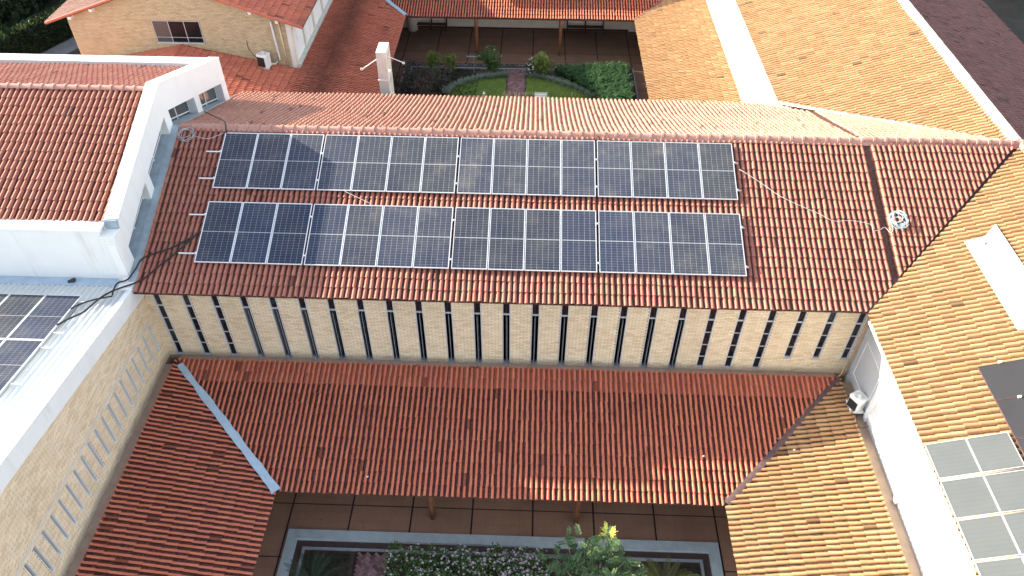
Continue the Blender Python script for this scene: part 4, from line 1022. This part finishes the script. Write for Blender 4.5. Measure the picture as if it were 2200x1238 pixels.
cable('black_cable', [(-7.75, -2.5, -.8), (-7.62, -2.75, -.88), (-7.7, -3.1, -1.0)], .015, M['black_cable'], 'short dark cable hanging between the blue shaded panel rows')
def coil(name, c, X, Y, r0, r1, turns, rad, mat, label, wob=.06, par=None):
    pts = []; X = Vector(X); Y = Vector(Y); N = X.cross(Y); n = turns*18
    for i in range(n+1):
        a = 2*pi*i/18; q = random.gauss(0, .004); t = i/n
        rr = r0+(r1-r0)*(.5+.5*sin(i*.37+1.3*sin(i*.11)))
        pts.append(Vector(c)+X*(rr*cos(a)+wob*sin(i*.16))+Y*(rr*sin(a)+wob*cos(i*.21))+N*(.012+.045*abs(sin(i*.7))))
    m = MB(); m.tube(pts, rad, 5); return tag(m.build(name, mat, par, smooth=True), label, 'cable coil')
k = thing('cable_coil', 'messy coil of pale blue and white cable on the tiles at the right', 'cable coil', (13.1, -3.1, -1.0))
for mat, sd_, r0_, r1_, tn in ((M['cyan_cable'], 3, .17, .31, 6), (M['white_cable'], 5, .13, .34, 5)):
    random.seed(sd_); o = coil('cable', (13.1, -3.1, -.97), (1, 0, 0), -hs, r0_, r1_, tn, .009, mat, None, par=k)
    if 'category' in o: del o['category']
random.seed(5); coil('grey_cable_coil', onH(-10.78, .42, .09), (1, 0, 0), -hs, .19, .27, 4, .010, M['grey_cable'], 'loose grey wire coil by the ridge end beside the white gable')
cable('grey_wire', [(-10.5, -.53, 0.), (-10.24, -.62, .0), (-9.9, -.68, -.02), (-9.6, -.52, .02), (-9.43, -.38, .04)], .009, M['grey_cable'], 'thin grey wire from the coil to the first blue panel', 'wire')
cable('yellow_conduit', [(12.05, -5.66, -4.9), (11.95, -5.75, -5.1), (11.93, -5.8, -5.45), (11.80, -5.85, -5.66)], .022, M['hose'], 'cream conduit curving from the brick corner down to the gutter', 'conduit')
tag(MB().obox((-13.3, -5.62, -2.30), (.10, .05, .03), (-.02, .06, .05), (0, -.02, .06)).obox((-13.12, -5.62, -2.33), (.09, .02, 0), (0, .03, .02), (0, 0, .03)).build('black_rag', M['plastic_dark']), 'crumpled black rag caught in the gutter of the corrugated roof', 'rag')

# ================================================================== AIR CONDITIONERS
def condenser(loc, label, hh=.62, r=.27, face=(-1, -.6)):
    t = thing('air_conditioner', label, 'air conditioner', loc, 'round topped condenser units'); x, y, z = loc
    n = 20; fx = Vector((face[0], face[1], 0)).normalized(); sd = Vector((-fx.y, fx.x, 0))
    def ringpts(rr, zz): return [Vector((x, y, zz))+fx*rr*(max(min(cos(2*pi*k/n)*1.25, 1), -1))+sd*rr*max(min(sin(2*pi*k/n)*1.25, 1), -1) for k in range(n)]
    V = []; F = []
    for rr, zz in ((r, z+.06), (r, z+hh), (r*1.08, z+hh), (r*1.08, z+hh+.06), (r*.86, z+hh+.085)): V += ringpts(rr, zz)
    for i in range(4): F += [(i*n+k, i*n+(k+1) % n, (i+1)*n+(k+1) % n, (i+1)*n+k) for k in range(n)]
    F += [tuple(4*n+k for k in range(n)), tuple(range(n))[::-1]]
    m = MB(); m.add(V, F); m.build('body', M['plastic_white'], t)
    g = MB(); c = Vector((x, y, z+.06+hh/2-.02)); g.obox(c+fx*(r*.99), fx*.016, sd*r*.78, (0, 0, hh*.40)); gr = g.build('side_grille', M['plastic_dark'], t)
    d = MB(); d.tube([(x, y, z+hh+.085), (x, y, z+hh+.096)], r*.80, 18); d.build('fan_grille', M['frame_grey'], t)
    d = MB(); d.tube([(x, y, z+hh+.096), (x, y, z+hh+.115)], r*.30, 14)
    for q in (.45, .62, .76): d.tube([(x+r*q*cos(2*pi*k/18), y+r*q*sin(2*pi*k/18), z+hh+.10) for k in range(19)], .006, 4)
    d.build('fan_hub', M['plastic_white'], t)
    b = MB(); b.box(x-r*1.0, x+r*1.0, y-r-.05, y+r+.05, z, z+.035); b.box(x-r, x-r+.05, y-r-.05, y+r+.05, z+.0355, z+.06); b.box(x+r-.05, x+r, y-r-.05, y+r+.05, z+.0355, z+.06); b.build('tray', M['plastic_white'], t)
condenser((11.93, -7.25, -5.42), 'white round topped air conditioner on the wall at the right gutter', hh=.46, r=.215)
condenser((-13.05, YG-.45, -5.25), 'white round topped air conditioner against the buff brick gable', hh=.66, face=(-.35, -1))
cable('black_wire', [(11.9, -7.55, -5.38), (11.92, -7.8, -5.6), (12.0, -8.0, -5.55), (12.1, -8.1, -5.3)], .009, M['black_cable'], 'thin black wire looping below the right air conditioner', 'wire')

# ================================================================== PLANTS
def leaves(mb, n, fn, size, flat=.0, asp=.45, two=False):
    """n pointed leaf faces at positions fn()"""
    for _ in range(n):
        c, out = fn(); s = size*random.uniform(.6, 1.3)
        d = (Vector(out)*random.uniform(.2, 1)+Vector((random.gauss(0, .6), random.gauss(0, .6), random.gauss(.1, .5)))).normalized()
        sd = d.cross(Vector((random.gauss(0, 1), random.gauss(0, 1), random.gauss(1.2, .6)))).normalized()
        up = d.cross(sd); c = Vector(c)
        mb.add([c, c+d*s*.45+sd*s*asp*.5+up*s*.05, c+d*s, c+d*s*.45-sd*s*asp*.5+up*s*.05], [(0, 1, 2, 3)], random.random())
def blob(c, rx, ry, rz, lumps=7, shell=.55):
    cs = [(Vector((random.gauss(0, .45)*rx, random.gauss(0, .45)*ry, random.gauss(0, .40)*rz)), random.uniform(.35, .62)) for _ in range(lumps)]
    c = Vector(c)
    def f():
        l, s = random.choice(cs); v = Vector((random.gauss(0, 1), random.gauss(0, 1), random.gauss(0, 1))).normalized(); q = random.uniform(shell, 1)
        return c+l+Vector((v.x*rx*s*q, v.y*ry*s*q, v.z*rz*s*q)), v
    return f
def shrub(name, label, cat, c, rx, ry, rz, n, size, mat, base=-9.03, flowers=None, trunk=True, group=None, lumps=8):
    t = thing(name, label, cat, (c[0], c[1], base), group)
    f = blob(c, rx, ry, rz, lumps); m = MB(); leaves(m, n, f, size); m.build('foliage', mat, t, kind='stuff', fix=False)
    if trunk:
        s = MB()
        for k in range(4):
            e = Vector(c)+Vector((random.uniform(-.5, .5)*rx, random.uniform(-.5, .5)*ry, random.uniform(-.1, .3)*rz))
            s.tube([(c[0]+random.uniform(-.05, .05), c[1]+random.uniform(-.05, .05), base), Vector((c[0], c[1], base)).lerp(e, .5)+Vector((random.uniform(-.08, .08), 0, 0)), e], [.03, .022, .008], 5)
        s.build('stem', M['bark'], t)
    if flowers:
        fm = MB()
        for _ in range(flowers[0]):
            p, o = f(); p = Vector(p)
            p += Vector(o)*.05
            for k in range(4):
                a = 2*pi*k/4+random.random(); d = Vector((cos(a), sin(a), .35)); sd = Vector((-sin(a), cos(a), 0)); s = flowers[1]
                fm.add([p, p+d*s*.5+sd*s*.35, p+d*s, p+d*s*.5-sd*s*.35], [(0, 1, 2, 3)], random.random())
        fm.build('flower', flowers[2], t, kind='stuff', fix=False)
    return t
random.seed(21)
# --- south courtyard
t = thing('flowering_shrub_bed', 'wide hedge like bed of pink and white flowering shrubs by the kerb', 'flower bed', (-.5, -12, -9.03))
m = MB(); fm = MB(); cs = [(-2.7+.50*(k % 10)+random.uniform(-.12, .12), -11.2-.42*(k//10)+random.uniform(-.1, .1), random.uniform(-8.7, -8.45)) for k in range(60)]
def bedf():
    c = random.choice(cs); v = Vector((random.gauss(0, 1), random.gauss(0, 1), random.gauss(.3, 1))).normalized(); q = random.uniform(.5, 1)
    return Vector(c)+Vector((v.x*.34, v.y*.34, v.z*.30))*q, v
leaves(m, 13000, bedf, .085, asp=.55); m.build('foliage', M['leaf'], t, kind='stuff', fix=False)
for _ in range(2600):
    p, o = bedf()
    if o.z < -.1: continue
    p += o*.06; s = random.uniform(.03, .055)
    if random.random() > (.25+.75*min(1, max(0, (p.x+2.6)/3))): continue
    for k in range(4):
        a = 2*pi*k/4+random.random(); d = Vector((cos(a), sin(a), random.uniform(0, .6))); sd = Vector((-sin(a), cos(a), 0)); fm.add([p, p+d*s*.5+sd*s*.4, p+d*s, p+d*s*.5-sd*s*.4], [(0, 1, 2, 3)], random.random())
fm.build('flower', M['flower'], t, kind='stuff', fix=False)
def frond_mesh(name, L, wd, n, mat, droop=.35):
    m = MB(); P = []
    for i in range(13): 
        q = i/12; P.append(Vector((L*q*cos(droop*q), 0, L*(.55*q-droop*1.3*q*q))))
    m.tube(P, [.012*(1-.8*i/12) for i in range(13)], 4)
    for i in range(n):
        q = .12+.88*i/n; k = q*12; a = P[int(k)].lerp(P[min(12, int(k)+1)], k-int(k)); ln = wd*sin(pi*min(1, q*.86+.14))**.6
        for s in (-1, 1):
            d = Vector((.55, s*.9, .25)).normalized(); m.add([a, a+d*ln*.5+Vector((.012, 0, 0)), a+d*ln, a+d*ln*.5-Vector((.012, 0, 0))], [(0, 1, 2, 3)], random.random())
    return mesh(name, m.V, m.F, mat, tv=m.T)
def cycad(c, n, L, mat, label, wd=.16):
    t = thing('cycad', label, 'cycad', (c[0], c[1], -9.03)); me = frond_mesh('frond', L, wd, 26, mat)
    s = MB(); s.tube([(c[0], c[1], -9.03), (c[0], c[1], c[2]-.05)], [.14, .11], 8); s.build('trunk', M['bark'], t)
    for k in range(n):
        o = link('frond', me, t); sc_ = random.uniform(.8, 1.08)
        o.matrix_basis = Matrix.Translation(c) @ Matrix.Rotation(2*pi*k/n+random.uniform(-.12, .12), 4, 'Z') @ Matrix.Rotation(random.uniform(-.55, .25), 4, 'Y') @ Matrix.Scale(sc_, 4)
cycad((5.62, -12.15, -8.55), 24, 1.25, M['cycad'], 'yellow green cycad with spreading fronds at the right of the lower garden')
cycad((-5.2, -12.3, -8.7), 26, 1.2, M['cycad_d'], 'dark green cycad in the left corner of the lower garden', .13)
# young tree with feathery leaves
t = thing('garden_tree', 'small grey limbed tree with feathery leaves and one lit lime tip', 'tree', (3.4, -12.3, -9.03))
tk = MB(); tk.tube([(3.4, -12.35, -9.03), (3.42, -12.3, -8.4), (3.38, -12.25, -7.9)], [.07, .06, .05], 7); tk.build('trunk', M['bark'], t)
ends = []; lb = MB()
for (ex, ey, ez) in ((2.25, -11.9, -7.1), (2.6, -11.55, -6.85), (2.95, -11.6, -6.7), (3.3, -11.75, -6.6), (3.75, -11.55, -6.55), (3.95, -11.9, -6.8), (4.35, -12.0, -7.0), (4.6, -12.35, -7.15), (2.6, -12.4, -7.0), (3.2, -12.5, -6.9), (4.0, -12.6, -7.0), (3.1, -12.05, -6.9)):
    b0 = Vector((3.4, -12.3, -8.0-random.random()*.3)); e = Vector((ex, ey, ez)); md = b0.lerp(e, .5)+Vector((random.uniform(-.1, .1), random.uniform(-.1, .1), -.1))
    lb.tube(spline([b0, md, e], 4), [.034-.0028*i for i in range(9)], 5); ends.append((e, (e-md).normalized())); ends.append((md.lerp(e, .55), (e-md).normalized()))
lb.build('limb', M['bark'], t)
def pinnate(mat):
    m = MB(); m.tube([(0, 0, 0), (.22, 0, .03), (.42, 0, -.03)], .005, 3)
    for i in range(7):
        q = .12+.3*i/7*1.0; 
        for s in (-1, 1):
            a = Vector((q, 0, .02)); d = Vector((.6, s*.8, random.uniform(-.15, .1))).normalized(); sd = Vector((-d.y, d.x, 0)); ln = .125
            m.add([a, a+d*ln*.5+sd*ln*.22+Vector((0, 0, .01)), a+d*ln, a+d*ln*.5-sd*ln*.22+Vector((0, 0, .01))], [(0, 1, 2, 3)], random.random())
    a = Vector((.42, 0, -.03)); m.add([a, a+Vector((.06, .028, 0)), a+Vector((.13, 0, -.02)), a+Vector((.06, -.028, 0))], [(0, 1, 2, 3)], random.random())
    return mesh('leaf', m.V, m.F, mat, tv=m.T)
pm_, pn_ = pinnate(M['leaf_tree']), pinnate(M['leaf_new'])
for e, d in ends:
    for k in range(6):
        o = link('leaf', pm_, t)
        o.matrix_basis = Matrix.Translation(e+Vector((random.gauss(0, .07), random.gauss(0, .07), random.gauss(0, .05)))) @ Matrix.Rotation(random.uniform(0, 2*pi), 4, 'Z') @ Matrix.Rotation(random.uniform(-.45, .5), 4, 'Y') @ Matrix.Rotation(random.gauss(0, .3), 4, 'X') @ Matrix.Scale(random.uniform(.7, 1.15), 4)
for k in range(7):
    o = link('leaf', pn_, t); o['label'] = 'lime coloured young leaf'
    o.matrix_basis = Matrix.Translation(Vector((3.78, -11.48, -6.35))+Vector((random.gauss(0, .04), random.gauss(0, .04), random.gauss(0, .05)))) @ Matrix.Rotation(2*pi*k/7, 4, 'Z') @ Matrix.Rotation(-.5, 4, 'Y') @ Matrix.Scale(.6, 4)
def rosette(c, n, L, mat, label, wd=.05):
    t = thing('bromeliad', label, 'bromeliad', (c[0], c[1], c[2])); m = MB(); m.add([(0, 0, 0), (L*.3, wd/2, L*.25), (L*.7, wd*.4, L*.38), (L, 0, L*.3), (L*.7, -wd*.4, L*.38), (L*.3, -wd/2, L*.25)], [(0, 1, 5), (1, 2, 4, 5), (2, 3, 4)], .3); me = mesh('leaf', m.V, m.F, mat, tv=m.T)
    for k in range(n):
        o = link('leaf', me, t); o.matrix_basis = Matrix.Translation(c) @ Matrix.Rotation(2.4*k, 4, 'Z') @ Matrix.Rotation(random.uniform(-.7, .3), 4, 'Y') @ Matrix.Scale(random.uniform(.7, 1.1), 4)
rosette((3.45, -12.15, -7.85), 22, .42, M['leaf_lime'], 'yellow green bromeliad rosette in the fork of the small tree')
rosette((3.95, -11.95, -7.7), 14, .3, M['leaf_lime'], 'smaller bromeliad on the right limb of the small tree')
rosette((2.9, -12.3, -8.7), 20, .5, M['leaf'], 'green rosette plant low at the left foot of the small tree', .09)
m = MB()
def lf(): return (random.uniform(-5.7, -4.25), random.uniform(-14, -11), -9.03), Vector((0, 0, 1))
leaves(m, 2500, lf, .09, asp=.2)
def lf(): return (random.uniform(6.1, 7.0), random.uniform(-14, -11), -9.03), Vector((0, 0, 1))
leaves(m, 1500, lf, .09, asp=.2); tag(m.build('lawn_grass', M['leaf_dark'], fix=False), kind='stuff')
# --- north courtyard
lawn = MB(); arc = [(-4.0, 18.7), (-3.3, 19.75), (-2.35, 20.45), (-1.2, 20.85), (-.45, 21.05)]; arcR = [(.8, 21.05), (2.15, 20.6), (3.3, 19.95), (4.25, 19.2), (4.8, 18.45)]
lawn.prism([(-.44, 14.6, -9.05), (-4.0, 14.6, -9.05)]+[(x, y, -9.05) for x, y in arc], (0, 0, .045)); lawn.prism([(x, y, -9.05) for x, y in arcR]+[(4.8, 14.6, -9.05), (.8, 14.6, -9.05)], (0, 0, .045))
tag(lawn.build('lawn', M['grass_soil']), kind='structure')
def inpoly(x, y, P):
    r = False
    for i in range(len(P)):
        (x1, y1), (x2, y2) = P[i], P[i-1]
        if (y1 > y) != (y2 > y) and x < (x2-x1)*(y-y1)/(y2-y1)+x1: r = not r
    return r
PL_ = [(-.44, 17), (-4.0, 17)]+arc; PR_ = arcR+[(4.8, 17), (.8, 17)]
m = MB(); n = 0
while n < 12000:
    x, y = random.uniform(-4.1, 4.9), random.uniform(17.2, 21.1)
    if inpoly(x, y, PL_) or inpoly(x, y, PR_):
        n += 1; a = random.uniform(0, 2*pi); d = Vector((cos(a), sin(a), 0)); h = random.uniform(.04, .08); p = Vector((x, y, -9.006)); ln = Vector((random.gauss(0, .03), random.gauss(0, .03), h))
        m.add([p-d*.008, p+d*.008, p+ln], [(0, 1, 2)], random.random())
tag(m.build('lawn_grass', M['grass'], fix=False), kind='stuff')
def strip(name, pts, n, mat, size, wd, label=None, lo=-9.03):
    sp_ = spline([(x, y, lo) for x, y in pts], 10); m = MB()
    for _ in range(n):
        i = random.randrange(len(sp_)-1); p = sp_[i].lerp(sp_[i+1], random.random())+Vector((random.gauss(0, wd), random.gauss(0, wd), random.uniform(0, .12)))
        a = random.uniform(0, 2*pi); s = size*random.uniform(.6, 1.2); d = Vector((cos(a)*.8, sin(a)*.8, random.uniform(.5, 1.2))).normalized(); sd = Vector((-sin(a), cos(a), 0))
        m.add([p, p+d*s*.55+sd*.016, p+d*s+Vector((cos(a), sin(a), -.6))*s*.18, p+d*s*.55-sd*.016], [(0, 1, 2, 3)], random.random())
    return tag(m.build(name, mat, fix=False), kind='stuff')
strip('silver_border', arc, 1500, M['leaf_silver'], .26, .12); strip('silver_border', arcR, 1500, M['leaf_silver'], .26, .12)
m = MB(); PG = [(2.5, 21.4), (6.95, 22.0), (7.0, 17.5), (5.1, 17.5), (4.7, 18.9), (3.6, 20.1)]; n = 0
while n < 3800:
    x, y = random.uniform(2.4, 7.1), random.uniform(17.4, 22.1)
    if not inpoly(x, y, PG): continue
    n += 1; a = random.uniform(0, 2*pi); s = random.uniform(.45, .85); p = Vector((x, y, -9.03)); o = Vector((cos(a), sin(a), 0)); sd = Vector((-sin(a), cos(a), 0))*.022
    q1 = p+o*s*.22+Vector((0, 0, s*.75)); q2 = p+o*s*.62+Vector((0, 0, s*.82)); tv = random.random()
    m.add([p-sd*.6, p+sd*.6, q1+sd, q1-sd], [(0, 1, 2, 3)], tv); m.add([q1-sd, q1+sd, q2], [(0, 1, 2)], tv)
tag(m.build('strap_leaf_bed', M['grass_dark'], fix=False), kind='stuff')
m = MB()
def lf(): return (random.uniform(-6.4, -2.2), random.uniform(17.5, 21.8), -9.03), Vector((0, 0, .5))
leaves(m, 3000, lf, .13, asp=.6); tag(m.build('ground_cover', M['leaf_dark'], fix=False), kind='stuff')
shrub('dark_shrub', 'large dark shrub with reddish tips in the left corner of the upper garden', 'shrub', (-5.6, 18.7, -8.35), 1.3, 1.5, .75, 5500, .13, M['leaf_red'], lumps=14)
shrub('small_tree', 'small yellow green tree, left of the two at the upper garden kerb', 'tree', (-4.95, 20.8, -8.1), .5, .5, .65, 1500, .13, M['leaf_lime'])
shrub('small_tree', 'smallest yellow green tree with a bare pale trunk in the upper garden', 'tree', (-4.0, 21.2, -8.1), .42, .42, .48, 1000, .13, M['leaf_lime'])
shrub('rose_bush', 'bright green rose bush with few white blooms, left of the brick path', 'shrub', (-1.45, 21.25, -8.25), .75, .6, .65, 2400, .13, M['leaf'], flowers=(14, .06, M['flower_w']))
shrub('rose_bush', 'tall yellowish rose bush right of the brick path', 'shrub', (1.75, 21.25, -8.1), .78, .62, .85, 2600, .12, M['leaf_lime'], flowers=(20, .06, M['flower_w']))
shrub('white_flower_bush', 'low bush full of white flowers beside the brick path', 'shrub', (.95, 21.3, -8.55), .38, .5, .42, 600, .10, M['leaf_dark'], flowers=(60, .065, M['flower_w']))
m = MB()
def lf(): return (random.uniform(-6.9, 7.5), 22.32+random.gauss(0, .06), -9.0), Vector((0, 0, 1))
leaves(m, 1600, lf, .10, asp=.4); tag(m.build('kerb_weeds', M['leaf_dark'], fix=False), kind='stuff')
m = MB()
def lf(): return (random.uniform(-.6, 1.5), random.uniform(17.9, 18.9), -9.02), Vector((0, 0, .6))
leaves(m, 500, lf, .16, asp=.25); tag(m.build('dry_grass', M['hose'], fix=False), kind='stuff')
# T shaped stake, white bench, white garden lamp, small white stake
t = thing('garden_stake', 'grey T shaped metal stake among the upper garden bushes', 'stake', (-2.5, 21.3, -9)); m = MB(); m.tube([(-2.5, 21.3, -9.05), (-2.5, 21.3, -7.92)], .022, 6); m.build('upright', M['kerb_grey'], t); m = MB(); m.box(-2.95, -2.05, 21.27, 21.33, -7.93, -7.89); m.build('crossbar', M['kerb_grey'], t)
t = thing('garden_bench', 'small white slatted garden bench on the upper lawn', 'bench', (1.7, 18.0, -9))
for k, z in enumerate((-8.62, -8.50, -8.38)): MB().box(1.33, 2.07, 17.75+.02*k, 17.77+.02*k, z-.04, z+.04).build('back_slat', M['plastic_white'], t)
for k in range(4): MB().box(1.33, 2.07, 17.80+.1*k, 17.88+.1*k, -8.62, -8.595).build('seat_slat', M['plastic_white'], t)
for x in (1.36, 2.0): MB().box(x, x+.04, 17.80, 17.85, -9, -8.33).build('leg', M['plastic_white'], t); MB().box(x, x+.04, 18.14, 18.18, -9, -8.6205).build('leg', M['plastic_white'], t)
t = thing('garden_lamp', 'white garden lamp at the edge of the upper lawn', 'lamp', (-1.66, 17.75, -9)); m = MB(); m.tube([(-1.66, 17.75, -9), (-1.66, 17.75, -8.55)], .03, 6); m.build('lamp_post', M['plastic_white'], t); m = MB(); m.tube([(-1.66, 17.75, -8.55), (-1.66, 17.75, -8.45), (-1.66, 17.75, -8.3)], [.05, .09, .02], 8); m.build('lamp_shade', M['plastic_white'], t)
tag(MB().tube([(3.55, 18.6, -9.02), (3.57, 18.6, -8.72)], .012, 5).build('white_stake', M['plastic_white']), 'thin white stake standing in the right half of the upper lawn', 'stake')

# --- left background: hedge, path, trees
HG = thing('hedge', 'tall clipped dark hedge at the upper left corner', 'hedge', (-31, 23, -9.1))
a0 = Vector((-34.2, 15.6, 0)); a1 = Vector((-26.5, 33.4, 0)); hd = (a1-a0).normalized(); hn_ = Vector((-hd.y, hd.x, 0))
core = MB(); core.obox((a0+a1)/2+hn_*.55+Vector((0, 0, -8.28)), hd*((a1-a0).length/2), hn_*.38, (0, 0, .75)); core.build('hedge_core', M['soil'], HG)
m = MB()
def lf():
    q = random.random(); s = random.random(); p = a0.lerp(a1, q)
    if s < .6: return p+hn_*random.gauss(.08, .05)+Vector((0, 0, random.uniform(-9.1, -7.38))), -hn_
    return p+hn_*random.uniform(.1, 1.0)+Vector((0, 0, -7.42+random.gauss(0, .07))), Vector((0, 0, 1))
leaves(m, 17000, lf, .17, asp=.6); m.build('foliage', M['leaf_dark'], HG, kind='stuff', fix=False)
m = MB()
def lf(): p = a0.lerp(a1, random.random()); return p+hn_*random.uniform(-.05, .6)+Vector((0, 0, -7.32+random.gauss(0, .06))), Vector((0, 0, 1))
leaves(m, 900, lf, .16, asp=.5); m.build('young_shoots', M['leaf_lime'], HG, kind='stuff', fix=False)
m = MB(); m.obox((a0+a1)/2-hn_*.95+Vector((0, 0, -9.11)), hd*((a1-a0).length/2), hn_*.75, (0, 0, .02)); tag(m.build('path', M['path']), kind='structure')
def tree(label, x, y, h, r, mat, group='dark trees beyond the hedge', nl=5000, sz=.35):
    t = thing('tree', label, 'tree', (x, y, -9.1), group); s = MB(); s.tube([(x, y, -9.1), (x+.1, y, -9.1+h*.4), (x+.05, y+.1, -9.1+h*.75)], [.22, .16, .07], 7)
    for k in range(6):
        a = k*1.05; s.tube([(x+.05, y, -9.1+h*.35+.1*k), (x+cos(a)*r*.4, y+sin(a)*r*.4, -9.1+h*.6), (x+cos(a)*r*.75, y+sin(a)*r*.75, -9.1+h*.75)], [.09, .06, .02], 5)
    s.build('trunk', M['bark'], t); m = MB(); leaves(m, nl, blob((x, y, -9.1+h*.68), r, r, h*.36, 16, .4), sz, asp=.5); m.build('crown', mat, t, kind='stuff', fix=False)
tree('dark leafy tree behind the hedge, nearest the left frame edge', -37.5, 22.5, 4.2, 2.2, M['leaf_dark'])
tree('dark leafy tree behind the hedge, middle of the group', -36.0, 27.5, 4.6, 2.4, M['leaf_dark'])
tree('dark leafy tree close to the roof corner of the brick house', -33.5, 31.5, 4.4, 2.3, M['leaf_dark'])
tree('dark leafy tree farthest back behind the hedge', -40.5, 31., 5., 2.8, M['leaf_dark'])
tree('dark tree beyond the far right roof corner', 36.5, 34.5, 4.5, 2.6, M['leaf_dark'], 'dark tree at the right')

m = MB()
def lf(): return (random.uniform(-50, -33.5), random.uniform(16, 50), random.uniform(-9.1, -8.2)), Vector((0, 0, 1))
leaves(m, 9000, lf, .75, asp=.6); tag(m.build('undergrowth', M['leaf_dark'], fix=False), kind='stuff')

m = MB()
def lf():
    x, y = random.choice(((random.uniform(-6.4, 7.4), random.uniform(-10.2, -9.3)), (random.uniform(-6.8, 7.4), random.uniform(22.4, 25))))
    return (x, y, -8.985), Vector((0, 0, .1))
leaves(m, 160, lf, .07, asp=.5); tag(m.build('leaf_litter', M['leaf_lime'], fix=False), kind='stuff')

# small litter on the roofs
random.seed(9)
for (p, lab) in (((9.75, -8.72, -5.86), 'small white scrap on the orange tiles of the right gallery roof'), ((6.9, -8.95, -6.02), 'white flake on the lower right of the red gallery roof'), ((-3.6, -9.9, -6.30), 'pale curled scrap above the left eave of the red gallery roof')):
    m = MB(); m.obox(Vector(p)+Vector((0, 0, .06)), (.03, .008, 0), (0, .018, .004), (0, 0, .010)); tag(m.build('litter_scrap', M['concrete']), lab, 'scrap')
